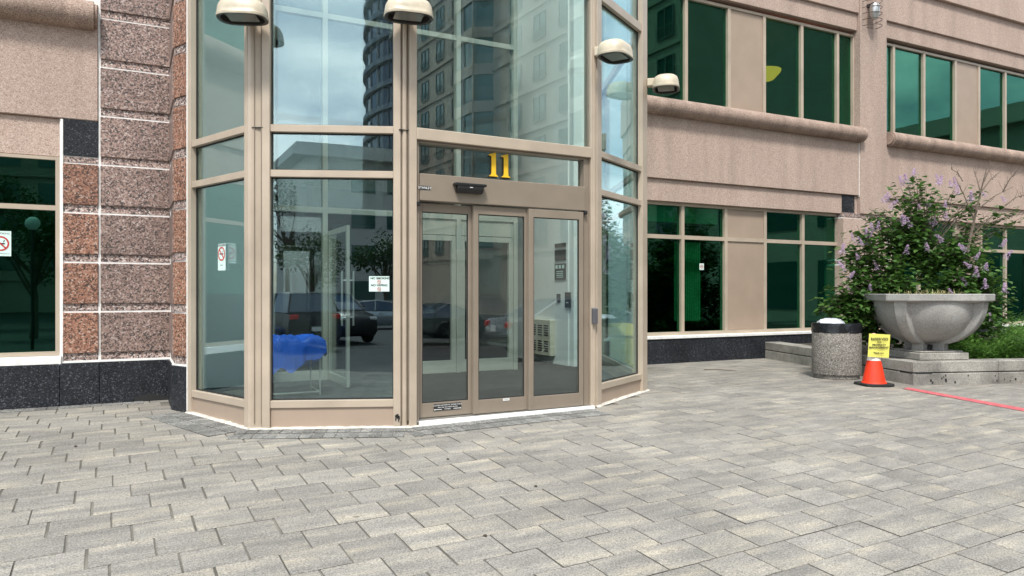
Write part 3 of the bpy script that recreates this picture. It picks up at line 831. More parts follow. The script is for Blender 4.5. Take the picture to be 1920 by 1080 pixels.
# white sealant smeared along the foot of the bay
def sealant(fr, a0, a1, w, h, name='foot_sealant'):
    b = MB(); n = max(4, int((a1-a0)/.05)); r = random.Random(int(a1*1000))
    up = []; 
    for i in range(n+1):
        a = a0+(a1-a0)*i/n; wv = w*(.6+.8*r.random()); hv = h*(.7+.6*r.random())
        for (nn, zz) in ((-.03, hv), (.0375, hv), (.04+wv*.4, hv*.35), (.04+wv, 0)):
            q = fr.pt(a, nn); zz2 = zz+zg(q.x, q.y)+.004
            up.append((q.x, q.y, zz2))
    b.add(up, [(i*4+k, i*4+k+1, i*4+4+k+1, i*4+4+k) for i in range(n) for k in range(3)])
    part(name, b, M['old_caulk'], bay, smooth=True)
sealant(FA, -.02, FA.L+.03, .012, .014); sealant(FB, -.02, FB.L+.05, .012, .012); sealant(FD, 0, FD.L+.03, .015, .016); sealant(FC, 0, .18, .04, .012)
b = MB(); b.boxuv(FC, dj0+.02, dj1+.03, -.1, .075, -.04, .012); part('door_sill', b, M['white'], bay, bevel=.006)
b = MB(); b.boxuv(FA, .0, .012, .0, .042, .01, crs[-1]); part('caulk_line', b, M['caulk'], bay)
# torn metal foot of the post
for i in range(7):
    a = uB(741)+random.uniform(0, .05)
    b = MB(); b.boxuv(FB, a, a+random.uniform(.008, .02), .034, .042, .02+random.uniform(0, .04), .05+random.uniform(0, .05)); part('corroded_patch', b, M['rubber'], bay)
# ------------------------------------------------------------------ house number, stickers, sensors
def flat_shape(fr, polys, n0, n1, mb=None):
    b = mb or MB()
    for pl in polys: b.extr([(0, 0)], fr, 0, 0) if False else None
    for pl in polys:
        m_ = len(pl); vs = []
        for nn in (n0, n1):
            for (u, z) in pl:
                q = fr.pt(u, nn); vs.append((q.x, q.y, z))
        b.add(vs, [tuple(range(m_)), tuple(range(m_, 2*m_))[::-1]]+[(i, m_+i, m_+(i+1) % m_, (i+1) % m_) for i in range(m_)])
    return b
hn = thing('house_number', 'gold numeral eleven on glass above the sliding doors', 'number', (FC.pt(uC(937), -.07).x, FC.pt(uC(937), -.07).y, DZ(937, 332)))
for (px, pt, pb) in ((925, 286, 331), (948, 289, 333)):
    uc = FC.hit(px, 310, -.07)[0]; zt_, zb_ = FC.hit(px, pt, -.07)[1], FC.hit(px, pb, -.07)[1]; h = zt_-zb_; w = h*.10
    pl = [(uc-w*2.1, zb_), (uc+w*2.1, zb_), (uc+w*2.0, zb_+h*.025), (uc+w*1.2, zb_+h*.07), (uc+w, zb_+h*.14), (uc+w, zt_), (uc+w*.5, zt_-h*.01), (uc-w*2.3, zt_-h*.10), (uc-w*2.2, zt_-h*.14), (uc-w*1.2, zt_-h*.15), (uc-w, zt_-h*.2), (uc-w, zb_+h*.14), (uc-w*1.2, zb_+h*.07), (uc-w*2.0, zb_+h*.025)]
    o = part('numeral', flat_shape(FC, [pl], -.068, -.058), M['gold'], hn)
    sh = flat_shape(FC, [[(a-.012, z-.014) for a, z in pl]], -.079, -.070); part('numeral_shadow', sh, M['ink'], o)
def text_part(txt, size, fr, u, z, n0, material, parent, name='lettering', align='CENTER', bold=0.0, sx=1.0):
    cu = bpy.data.curves.new('txt', 'FONT'); cu.body = txt; cu.size = size; cu.align_x = align; cu.align_y = 'CENTER'; cu.offset = bold; cu.extrude = .0004
    to = bpy.data.objects.new('txt', cu); COL.objects.link(to)
    bpy.context.view_layer.update()
    me = bpy.data.meshes.new_from_object(to.evaluated_get(bpy.context.evaluated_depsgraph_get()))
    bpy.data.objects.remove(to); bpy.data.curves.remove(cu)
    off = WL[parent.name]
    for v in me.vertices:
        q = fr.pt(u+v.co.x*sx, n0+v.co.z); v.co = Vector((q.x, q.y, z+v.co.y))-off
    me.materials.clear(); me.materials.append(material); me.name = name
    o = bpy.data.objects.new(name, me); COL.objects.link(o); o.parent = parent; WL[o.name] = off
    return o
def ring_sign(fr, u, z, r, n0, parent):
    """red prohibition ring with a cigarette"""
    b = MB(); N = 24
    outer = [(u+r*math.cos(2*math.pi*i/N), z+r*math.sin(2*math.pi*i/N)) for i in range(N)]
    inner = [(u+r*.8*math.cos(2*math.pi*i/N), z+r*.8*math.sin(2*math.pi*i/N)) for i in range(N)]
    for i in range(N):
        j = (i+1) % N; flat_shape(fr, [[outer[i], outer[j], inner[j], inner[i]]], n0, n0+.0015, b)
    s = .70710678; k = r*.85; w = r*.09
    flat_shape(fr, [[(u-k*s-w*s, z+k*s-w*s), (u+k*s-w*s, z-k*s-w*s), (u+k*s+w*s, z-k*s+w*s), (u-k*s+w*s, z+k*s+w*s)]], n0, n0+.0015, b)
    part('prohibition_ring', b, M['redink'], parent)
    b = MB(); flat_shape(fr, [[(u-r*.55, z-r*.1), (u+r*.5, z-r*.1), (u+r*.5, z+r*.08), (u-r*.55, z+r*.08)], [(u+r*.3, z+r*.2), (u+r*.42, z+r*.2), (u+r*.5, z+r*.45), (u+r*.4, z+r*.45)]], n0-.001, n0+.0008, b)
    part('cigarette', b, M['ink'], parent)
# STANLEY label on the header
def plate(name, fr, px0, px1, py0, py1, off, material, label, cat, th=.002):
    u0, z1 = fr.hit(px0, py0, off); u1_, z0 = fr.hit(px1, py1, off)
    z1 = fr.hit((px0+px1)/2, py0, off)[1]; z0 = fr.hit((px0+px1)/2, py1, off)[1]
    c = fr.pt((u0+u1_)/2, off)
    t = thing(name, label, cat, (c.x, c.y, z0))
    b = MB(); b.boxuv(fr, u0, u1_, off, off+th, z0, z1); part('plate', b, material, t)
    return t, (u0+u1_)/2, (z0+z1)/2, u1_-u0, z1-z0
t, u, z, w, h = plate('maker_label', FC, 786, 807, 348.5, 356, .031, M['ink'], 'small black maker label on left end of door header', 'label')
text_part('STANLEY', h*.85, FC, u, z, .034, M['white'], t, sx=1.0)
t, u, z, w, h = plate('caution_sticker', FC, 813, 865, 756, 769, -.059, M['ink'], 'black caution sticker at foot of left sliding door', 'sticker')
text_part('CAUTION AUTOMATIC SLIDING DOOR', w*.057, FC, u, z+h*.28, -.0565, M['white'], t)
text_part('Door may move without warning', w*.052, FC, u, z-.0, -.0565, M['white'], t)
text_part('STANLEY', w*.055, FC, u, z-h*.3, -.0565, M['white'], t)
for s_ in (-1, 1):
    x = u+s_*w*.33; hw_ = w*.12
    b = flat_shape(FC, [[(x-hw_, z-h*.34), (x+hw_, z-h*.34), (x+hw_, z-h*.27), (x-hw_, z-h*.27)], [(x+s_*hw_, z-h*.42), (x+s_*hw_*1.35, z-h*.305), (x+s_*hw_, z-h*.19)]], -.057, -.0555)
    part('arrow', b, M['white'], t)
t, u, z, w, h = plate('door_label', FC, 943, 955, 747, 751, -.007, M['white'], 'tiny pale label at foot of middle sliding door', 'label')
text_part('STANLEY', h*.7, FC, u, z, -.0045, M['ink'], t)
# sensor above the doors
u0, u1_ = uCo(851, .06), uCo(909, .06); zc = DZ(880, 356)
sn = thing('motion_sensor', 'long black motion sensor on the door header', 'sensor', (FC.pt((u0+u1_)/2, .05).x, FC.pt((u0+u1_)/2, .05).y, zc-.06))
b = MB(); b.extr([(.031, zc-.042), (.075, zc-.045), (.105, zc-.01), (.105, zc+.028), (.031, zc+.04)], FC, u0+.03, u1_-.03); so = part('sensor_body', b, M['black'], sn, bevel=.006)
b = MB(); b.boxuv(FC, u0, u1_, .031, .112, zc+.024, zc+.05); part('sensor_cap', b, M['black'], sn, bevel=.006)
text_part('optex', .016, FC, (u0+u1_)/2, zc+.01, .1065, M['white'], sn) if False else None
b = MB(); b.boxuv(FC, (u0+u1_)/2-.016, (u0+u1_)/2+.016, .1055, .107, zc+.006, zc+.012); part('sensor_mark', b, M['white'], sn)
for px, py in ((783, 382), (1097, 399)):
    u, z = FC.hit(px, py, .02)
    c = FC.pt(u, .02)
    t = thing('door_beam_sensor', 'small black sensor block on %s jamb beside the door header' % ('left' if px < 900 else 'right'), 'sensor', (c.x, c.y, z-.02))
    b = MB(); b.boxuv(FC, u-.018, u+.018, .001, .045, z-.02, z+.02); part('sensor_block', b, M['black'], t, bevel=.004)
# card reader on the right post
u, z = FC.hit(1110, 592, .03)
c = FC.pt(FC.L-.01, .04)
cr = thing('card_reader', 'small grey card reader box on right door post', 'card reader', (c.x, c.y, z-.085))
b = MB(); b.boxuv(FC, FC.L-.045, FC.L+.015, .042, .075, z-.085, z+.08); part('reader_body', b, plain('dark_grey_plastic', (.09, .09, .1), .4), cr, bevel=.006)
b = MB(); b.boxuv(FC, FC.L-.052, FC.L+.022, .038, .043, z-.092, z+.087); part('reader_plate', b, M['steel'], cr)
# signs stuck on the glass
def nosmoke(fr, px0, px1, py0, py1, off, label, words=True):
    t, u, z, w, h = plate('no_smoking_sign', fr, px0, px1, py0, py1, off, M['decal'], label, 'sign')
    return t, u, z, w, h
t, u, z, w, h = nosmoke(FA, 409, 423, 457, 507, -.027, 'narrow no smoking decal on left side pane of entrance')
ring_sign(FA, u, z+h*.12, w*.46, -.024, t)
for i in range(2): text_part('SMOKING PROHIBITED', w*.095, FA, u, z+h*.46-i*h*.045, -.0245, M['ink'], t)
text_part('by law', w*.12, FA, u, z-h*.30, -.0245, M['ink'], t); text_part('TORONTO', w*.12, FA, u+w*.2, z-h*.42, -.0245, M['ink'], t) if False else None
t, u, z, w, h = nosmoke(FB, 692, 730, 518, 546.5, -.027, 'pale no smoking no vaping sign on wide front pane')
text_part('NO SMOKING', h*.2, FB, u+.01, z+h*.36, -.0245, M['ink'], t, bold=.0012); text_part('NO VAPING', h*.2, FB, u, z-h*.1, -.0245, M['ink'], t, bold=.0012)
ring_sign(FB, u, z+h*.13, h*.13, -.024, t); ring_sign(FB, u, z-h*.34, h*.13, -.024, t)
t, u, z, w, h = nosmoke(WLf, -20, 21, 433, 480, -.059, 'green tinted no smoking sign on window at left edge')
ring_sign(WLf, u, z, h*.3, -.056, t); text_part('NO SMOKING', h*.1, WLf, u, z+h*.4, -.0565, M['ink'], t); text_part('Smoking prohibited by law', h*.06, WLf, u, z-h*.4, -.0565, M['ink'], t)
t, u, z, w, h = plate('window_decal', WRf, 1311.5, 1319.5, 494, 506, -RC-.027, M['decal'], 'tiny pale decal on lower green window right of entrance', 'decal')
ring_sign(WRf, u, z, w*.35, -RC-.0245, t)
# ------------------------------------------------------------------ wall lamps on the posts
def wall_lamp(c, n, z, label):
    """n: outward direction; wide stadium dome with a lens below"""
    n = Vector(n).normalized(); tv = Vector((-n.y, n.x))
    t = thing('wall_lamp', label, 'lamp', (c.x, c.y, z-.1), 'cream dome lamps on the entrance posts')
    ctr = c+n*.235
    W, D, H = .222, .165, .20
    def ring(sx, sy, zz, N=28):
        r = []
        for i in range(N):
            a = 2*math.pi*i/N; ca, sa = math.cos(a), math.sin(a)
            x = math.copysign(abs(ca)**.62, ca)*sx; y = math.copysign(abs(sa)**.8, sa)*sy
            q = ctr+tv*x+n*y; r.append((q.x, q.y, zz))
        return r
    b = MB(); prof = [(1.0, 0), (1.015, .012), (1.015, .028), (.99, .034), (.985, .07), (.95, .12), (.86, .165), (.68, .192), (.4, .2), (.01, .2)]
    rings = [ring(W*s, D*s, z-.1+h) for s, h in [(a_, h_*.84) for a_, h_ in prof]]; N = 28
    b.add([p for r in rings for p in r], [(i*N+k, i*N+(k+1) % N, (i+1)*N+(k+1) % N, (i+1)*N+k) for i in range(len(rings)-1) for k in range(N)])
    h = part('lamp_housing', b, M['cream'], t, smooth=True)
    b = MB(); r1 = ring(W*1.0, D*1.0, z-.1); r2 = ring(W*.86, D*.84, z-.098); r3 = ring(W*.84, D*.82, z-.045); r4 = ring(.01, .01, z-.045)
    b.add(r1+r2+r3+r4, [(i*N+k, (i+1)*N+k, (i+1)*N+(k+1) % N, i*N+(k+1) % N) for i in range(3) for k in range(N)])
    part('lamp_reflector', b, M['lamp_in'], t)
    b = MB(); q = [ctr+tv*a+n*d_ for a, d_ in ((-.13, -.10), (.13, -.10), (.13, .10), (-.13, .10))]; b.prism([(p.x, p.y) for p in q], z-.085, z-.075); part('lamp_lens', b, M['lens'], t)
    b = MB(); q = [c+tv*a+n*d_ for a, d_ in ((-.05, 0), (.05, 0), (.05, .1), (-.05, .1))]; b.prism([(p.x, p.y) for p in q], z-.05, z+.05); part('bracket', b, M['cream'], t, bevel=.01)
n1 = (FA.n+FB.n); n2 = (FB.n+FC.n); n3 = (FC.n+FD.n); n4 = (FD.n+FE.n)
def lz(c, px, py):
    d = ray(px, py); dd = (c.x*CT+c.y*ST); return CZ+d.z*dd
for P, nn, px, py, lab, sh in ((P1, FB.n, 469, 22, 'cream dome lamp at upper left, on post left of wide pane', .06), (P2, n2, 749, 20, 'cream dome lamp on post between wide pane and sliding doors', 0), (P3, FD.n, 1140, 97, 'cream dome lamp on post right of the sliding doors', 0), (P4, n4, 1230, 158, 'rightmost and smallest cream dome lamp, on far entrance post', 0)):
    nn = Vector(nn).normalized(); c = P+nn*.03
    wall_lamp(c, nn, lz(c+nn*.235, px, py)+.03, lab)

# ------------------------------------------------------------------ vestibule interior
fl = MB(); fl.prism([(p.x, p.y) for p in [FA.pt(0, -.1), FA.pt(FA.L, -.1), FB.pt(FB.L, -.1), FC.pt(FC.L, -.13), FD.pt(FD.L, -.1), FE.pt(FE.L, -.1), Vector((6.9, 16)), Vector((.5, 16))]], -.02, .008)
solo('vestibule_floor', fl, M['carpet'], kind='structure')
YI = 10.62
xi = lambda px: onY(px, 500, YI)[0]
ix0, ix1 = xi(470)+.25, xi(968)
wb = MB(); wb.box(xi(395)-.12, xi(470)+.25, YI-.28, YI-.1, .008, ZT)
wb.box(.50, .62, P0.y+.12, YI+.1, .008, ZT)
solo('vestibule_wall_left', wb, M['whitewall'], kind='structure')
XRW = 6.52
wb = MB(); wb.box(XRW, XRW+.15, YI+.05, 13.2, .008, ZT); wb.box(XRW+.02, P5.x+.0, YI-.1, YI+.04, .008, ZT)
wb.box(xi(968)+.06, XRW, 12.75, 12.87, .008, ZT)
solo('vestibule_wall_right', wb, M['whitewall'], kind='structure')
wb = MB(); wb.box(.5, 7, 15.9, 16, 0, ZT); wb.box(.45, .55, YI, 16, 0, ZT); wb.box(6.9, 7, 12.9, 16, 0, ZT); wb.box(.56, ix1-.04, YI+.08, 16, 2.75, 2.95); wb.box(.5, 7, 12.9, 16, ZT-.1, ZT+.2); wb.box(.5, ix1-.04, YI+.08, 12.9, ZT-.1, ZT+.2); wb.box(ix1-.13, ix1-.045, YI+.08, 12.9, .01, 2.74); wb.box(ix1-.13, ix1-.045, YI+.08, 12.9, 2.96, ZT-.11)
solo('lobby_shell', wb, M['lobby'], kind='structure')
pt_ = thing('inner_partition', 'pale framed inner glass partition seen through the sliding doors', 'partition', ((xi(608)+xi(968))/2, YI, .008))
IFr = Face((0, YI), (1, YI))
ix0, ix1 = xi(470)+.25, xi(968)
vx = [ix0+.03, xi(608.5), xi(858), ix1-.035]
zI = lambda px, py: onY(px, py, YI)[1]
hI = [(zI(860, 412), zI(860, 402)), (zI(790, 66), zI(790, 57))]
for x in vx:
    b = MB(); b.boxuv(IFr, x-.035, x+.035, -.06, .05, .008, ZT); part('partition_mullion', b, M['inner_frame'], pt_)
for (a, c) in hI:
    b = MB(); b.boxuv(IFr, ix0, ix1, -.05, .04, a, c); part('partition_transom', b, M['inner_frame'], pt_)
b = MB(); b.boxuv(IFr, ix0, vx[1], -.05, .045, .008, .14); part('bottom_rail', b, M['inner_frame'], pt_)
for (x0, x1) in zip(vx, vx[1:]):
    for (a, c) in ((hI[0][1], hI[1][0]), (hI[1][1], ZT)):
        b = MB(); b.boxuv(IFr, x0+.035, x1-.035, -.008, .0, a, c); part('partition_pane', b, M['glass_in'], pt_)
b = MB(); b.boxuv(IFr, vx[0]+.035, vx[1]-.035, -.008, .0, .14, hI[0][0]); part('partition_pane', b, M['glass_in'], pt_)
def idoor(x0, x1):
    zt_ = zI(820, 441); b = MB(); s_ = .07
    b.boxuv(IFr, x0, x0+s_, -.04, .03, .012, zt_); b.boxuv(IFr, x1-s_, x1, -.04, .03, .012, zt_); b.boxuv(IFr, x0+s_, x1-s_, -.04, .03, .012, .2); b.boxuv(IFr, x0+s_, x1-s_, -.04, .03, zt_-.08, zt_)
    o = part('partition_door', b, M['inner_frame'], pt_)
    b = MB(); b.boxuv(IFr, x0+s_, x1-s_, -.01, -.002, .2, zt_-.08); part('door_pane', b, M['glass_in'], o)
    b = MB(); b.boxuv(IFr, x0-.0, x1, -.03, .02, zt_+.01, hI[0][0]); part('header_panel', b, M['inner_frame'], o)
xd = xi(775)
idoor(xd, vx[2]-.04); idoor(vx[2]+.04, vx[3]-.04)
# return glazing
b = MB(); b.box(ix1-.03, ix1+.02, YI+.06, 12.75, .008, .16); b.box(ix1-.03, ix1+.02, YI+.06, 12.75, hI[0][0], hI[0][1]); b.box(ix1-.03, ix1+.02, 12.68, 12.75, .16, hI[0][0]); part('return_frame', b, M['inner_frame'], pt_)
# open glass door with a pull bar
hx = vx[1]+.06
dend = flat(653, 727, .012)
od = thing('open_glass_door', 'open inner glass door with steel pull bar behind wide pane', 'door', (hx, YI, .012))
OD = Face((hx, YI-.04), (dend.x, dend.y))
zt_ = 2.12
b = MB(); s_ = .06
b.boxuv(OD, 0, s_, -.02, .02, .015, zt_); b.boxuv(OD, OD.L-s_, OD.L, -.02, .02, .015, zt_); b.boxuv(OD, s_, OD.L-s_, -.02, .02, .015, .12); b.boxuv(OD, s_, OD.L-s_, -.02, .02, zt_-.07, zt_)
part('door_frame', b, M['inner_frame'], od)
b = MB(); b.boxuv(OD, s_, OD.L-s_, -.005, .004, .12, zt_-.07); part('door_pane', b, M['glass_in'], od)
for sgn in (1, -1):
    b = MB(); q = OD.pt(OD.L-.03, sgn*.075); b.tube([(q.x, q.y, zI(663, 604)), (q.x, q.y, zI(663, 512))], .013, 8)
    for zz in (zI(663, 590), zI(663, 528)):
        q2 = OD.pt(OD.L-.03, sgn*.021); b.tube([(q2.x, q2.y, zz), (q.x, q.y, zz)], .009, 6)
    part('pull_bar', b, M['steel'], od)
# table under blue tarp
tc = flat(560, 735); tz = .64
tx0, tx1, ty0, ty1 = 1.20, 2.12, 9.1, 9.75
e_ = flat(606, 742); tx1 = e_.x; ty0 = e_.y; ty1 = ty0+.6; tx0 = tx1-.66
tb = thing('folding_table', 'pale metal table frame under the blue tarp', 'table', ((tx0+tx1)/2, (ty0+ty1)/2, .008))
b = MB(); b.box(tx0, tx1, ty0, ty1, tz-.03, tz); part('table_top', b, M['white'], tb)
for x in (tx0+.03, tx1-.03):
    for y in (ty0+.03, ty1-.03):
        b = MB(); b.tube([(x, y, .01), (x, y, tz-.03)], .011, 6); part('leg', b, M['inner_frame'], tb)
b = MB(); b.tube([(tx0+.03, ty0+.03, .05), (tx1-.03, ty0+.03, .05)], .01, 6); b.tube([(tx1-.03, ty0+.03, .05), (tx1-.03, ty1-.03, .05)], .01, 6); part('stretcher', b, M['inner_frame'], tb)
b = MB(); NU, NV = 36, 16
per = []
def perim(s):
    w_, d_ = tx1-tx0+.05, ty1-ty0+.05; t_ = s*(2*w_+2*d_)
    x0, y0 = tx0-.025, ty0-.025
    if t_ < w_: return (x0+t_, y0)
    if t_ < w_+d_: return (x0+w_, y0+t_-w_)
    if t_ < 2*w_+d_: return (x0+w_-(t_-w_-d_), y0+d_)
    return (x0, y0+d_-(t_-2*w_-d_))
cx, cy = (tx0+tx1)/2, (ty0+ty1)/2; N = 96
rings = []
for (k, dz, out) in ((.0, .05, 0), (.5, .06, 0), (.93, .045, 0), (1.0, .02, 0), (1.02, -.03, 0), (1.04, -.10, .5), (1.05, -.19, .8), (1.06, -.30, 1.0)):
    r = []
    for i in range(N):
        px_, py_ = perim(i/N); fold = math.sin(i*.62)*.03+math.sin(i*1.7+1)*.018+math.sin(i*.23)*.03
        hem = (.82+.34*math.sin(i*.13+1.0)+.10*math.sin(i*.7)) if dz < -.05 else 1
        r.append((cx+(px_-cx)*k*(1+fold*out*1.5), cy+(py_-cy)*k*(1+fold*out*1.5), tz+.01+dz*hem+((.016*math.sin(i*.5+k*4)+.012*math.sin(i*1.1)) if k > .4 else 0)))
    rings.append(r)
b.add([p for r in rings for p in r], [(i*N+k, (i+1)*N+k, (i+1)*N+(k+1) % N, i*N+(k+1) % N) for i in range(len(rings)-1) for k in range(N)])
solo('tarp', b, M['blue_tarp'], 'bright blue plastic tarp draped over table inside entrance', 'tarp', smooth=True)
# radiator, wall panels, intercom on the white wall (its face is X = XRW, seen obliquely)
WI = Face((XRW, 14), (XRW, 8))        # u runs towards the viewer, n = -X
WI.n = Vector((-1, 0))
def wi(px, py): return WI.hit(px, py)
u0, z1 = wi(1003, 598); u1_, z0 = wi(1041, 668)
zt_ = wi(1041, 600)[1]; u0 = max(u0, 14-12.7)
rd = thing('wall_heater', 'beige louvred wall heater behind right sliding door', 'heater', (XRW, 14-(u0+u1_)/2, z0))
b = MB(); b.boxuv(WI, u0, u1_, .002, .1, max(.06, z0), zt_); part('heater_case', b, M['beige'], rd, bevel=.008)
for ci in range(3):
    for ri in range(2):
        for k in range(5):
            uu = u0+(u1_-u0)*(.1+.3*ci); zz = z0+(zt_-z0)*(.12+.44*ri+.065*k)
            b = MB(); b.boxuv(WI, uu, uu+(u1_-u0)*.2, .1005, .104, zz, zz+(zt_-z0)*.03); part('louvre_slot', b, M['rubber'], rd)
dgrey = plain('dark_sign_grey', (.05, .055, .055), .4)
for (p0, p1, q0, q1, nm, lb) in ((1041.5, 1062, 456, 463.5, 'wall_plate', 'slim dark plate topmost on white vestibule wall'), (1041.5, 1062, 468, 488, 'wall_plate', 'square dark plate below the slim one on white vestibule wall'), (1041.5, 1062, 494, 524, 'directory_plate', 'dark directory plate with white lines on vestibule wall'), (1045, 1051.5, 551, 566, 'wall_switch', 'small black switch on white vestibule wall'), (1060.5, 1071, 548, 577, 'intercom', 'black intercom panel right of switch on vestibule wall')):
    a0, _ = wi(p0, q0); a1, _ = wi(p1, q1); pm = (p0+p1)/2; z1 = wi(pm, q0)[1]; z0 = wi(pm, q1)[1]
    t = thing(nm, lb, 'intercom' if nm == 'intercom' else 'sign', (XRW, 14-(a0+a1)/2, z0))
    b = MB(); b.boxuv(WI, a0, a1, .002, .02, z0, z1); part('plate', b, dgrey, t, bevel=.004)
    if nm == 'directory_plate':
        for k in range(3):
            b = MB(); b.boxuv(WI, a0+(a1-a0)*(.1+.3*k), a0+(a1-a0)*(.3+.3*k), .0205, .022, z0+(z1-z0)*.68, z0+(z1-z0)*.9); part('symbol', b, M['decal'], t)
        for k in range(4):
            b = MB(); b.boxuv(WI, a0+(a1-a0)*.2, a1-(a1-a0)*.2, .0205, .022, z0+(z1-z0)*(.12+.12*k), z0+(z1-z0)*(.17+.12*k)); part('text_line', b, M['decal'], t)
    if nm == 'intercom':
        b = MB(); b.boxuv(WI, a0+(a1-a0)*.3, a0+(a1-a0)*.7, .0205, .024, z0+(z1-z0)*.3, z0+(z1-z0)*.36); part('button', b, M['white'], t)
# yellow salt bin outside, beyond the bay
sb = thing('salt_bin', 'yellow plastic salt bin seen through right side glass', 'bin', (7.2, YR-.36, 0))
b = MB(); b.box(7.03, 7.42, YR-.56, YR-.10, .003, .52); part('bin_body', b, M['yellow_bin'], sb, bevel=.03)
b = MB(); b.extr([(.08, .53), (.58, .53), (.58, .58), (.36, .70), (.08, .74)], Face((7.01, YR), (7.44, YR)), 0, .43)
part('bin_lid', b, M['yellow_bin'], sb, bevel=.02)

# ------------------------------------------------------------------ trash can, cone
can_c = flat(1588, 713)+Vector((CT, ST))*.34
rc = .335
tcn = thing('trash_can', 'round exposed aggregate trash can with black bag beside cone', 'trash can', (can_c.x, can_c.y, 0))
cz1 = .70
b = MB(); b.lathe((can_c.x, can_c.y, 0), [(0, 0.004), (rc*.93, 0.004), (rc*.93, .05), (rc*.94, .062)], 40); part('base_ring', b, M['aggregate'], tcn, smooth=True)
b = MB(); b.lathe((can_c.x, can_c.y, 0), [(rc*.9, .06), (rc, .066), (rc*1.005, .08), (rc*1.005, cz1-.01), (rc*.99, cz1), (rc*.85, cz1)], 48); part('can_body', b, M['aggregate'], tcn, smooth=True)
rb_ = random.Random(3)
wv = [rb_.uniform(-.008, .008) for _ in range(400)]
b = MB(); b.lathe((can_c.x, can_c.y, 0), [(rc*.95, cz1-.02), (rc*1.012, cz1-.035), (rc*1.02, cz1-.01), (rc*1.01, cz1+.03), (rc*1.02, cz1+.07), (rc*1.0, cz1+.10), (rc*.93, cz1+.105), (rc*.85, cz1+.06), (rc*.5, cz1+.03), (.0, cz1+.02)], 60, wob=lambda a, j: wv[(int(a*60/6.283)*7+j*3) % 400]*.8)
part('bag_liner', b, M['bag'], tcn, smooth=True)
gb_ = MB(); gc = can_c+Vector((-ST, CT))*.08
gb_.lathe((gc.x, gc.y, cz1+.02), [(.2, 0), (.21, .05), (.18, .10), (.12, .135), (.05, .15), (0, .152)], 18, wob=lambda a, j: .03*math.sin(a*4+j)+.016*math.sin(a*9+j*2.3)+.01*math.sin(a*13+j*5))
solo('rubbish_bag', gb_, M['trash'], 'crumpled white plastic bag on top of trash can', 'bag', smooth=True)
cc = flat(1640, 722)+Vector((CT, ST))*.02
cn = thing('traffic_cone', 'red orange traffic cone on black base in front of trash can', 'cone', (cc.x, cc.y, zg(cc.x, cc.y)))
zc0 = zg(cc.x, cc.y)
b = MB(); ang = TH+.15
oct_ = []
for i in range(4):
    a = ang+math.pi/4+i*math.pi/2
    for s_ in (-.16, .16): oct_.append((cc.x+.25*math.cos(a+s_), cc.y+.25*math.sin(a+s_)))
b.prism(oct_, zc0+.0, zc0+.035); part('cone_base', b, M['rubber'], cn, bevel=.008)
b = MB(); b.lathe((cc.x, cc.y, zc0), [(.16, .035), (.155, .05), (.145, .055), (.10, .28), (.088, .34)], 32); part('cone_body', b, M['orange'], cn, smooth=True)
b = MB(); b.lathe((cc.x, cc.y, zc0), [(.0885, .338), (.076, .40), (.070, .43)], 32, wob=lambda a, j: 0); part('worn_collar', b, M['cone_worn'], cn, smooth=True)
b = MB(); b.lathe((cc.x, cc.y, zc0), [(.0705, .428), (.034, .63), (.032, .68), (.02, .70), (0, .705)], 24); part('cone_tip', b, plain('faded_pink_vinyl', (.72, .38, .33), .6), cn, smooth=True)
fwd2 = Vector((CT, ST)); rgt = Vector((ST, -CT))
sp_c = cc-fwd2*.155
SF = Face(sp_c-rgt*.13+fwd2*.02, sp_c+rgt*.13-fwd2*.02)
zz0, zz1 = zc0+.385, zc0+.70
ps = thing('paper_notice', 'yellow paper notice fixed to top of traffic cone', 'notice', (sp_c.x, sp_c.y, zz0))
b = MB(); vs = []
NX, NZ = 8, 6
for k in range(2):
    for j in range(NZ+1):
        for i in range(NX+1):
            u = SF.L*i/NX; z = zz0+(zz1-zz0)*j/NZ+.012*(i/NX-.5)*-1
            bend = .006*math.sin(i*.9)+.05*(1-j/NZ)*(-.3) - .0015*k
            q = SF.pt(u, bend+.045*(-(1-abs(j/NZ)))); vs.append((q.x, q.y, z))
W_ = NX+1
fs = [(j*W_+i, j*W_+i+1, (j+1)*W_+i+1, (j+1)*W_+i) for j in range(NZ) for i in range(NX)]
fs += [tuple(len(vs)//2+t for t in f[::-1]) for f in fs]
b.add(vs, fs); part('sheet', b, M['yellow_paper'], ps, smooth=True)
def ptext(txt, size, v):
    n_at = -.3*.05*(1-v)-.045*(1-v)+.009
    text_part(txt, size, SF, SF.L/2, zz0+(zz1-zz0)*v, n_at, M['ink'], ps, bold=.0008)
ptext('RESERVED', .048, .78); ptext('FOR', .026, .655); ptext('PROPERTY', .036, .53); ptext('MANAGEMENT', .036, .42); ptext('Thank you', .03, .19)

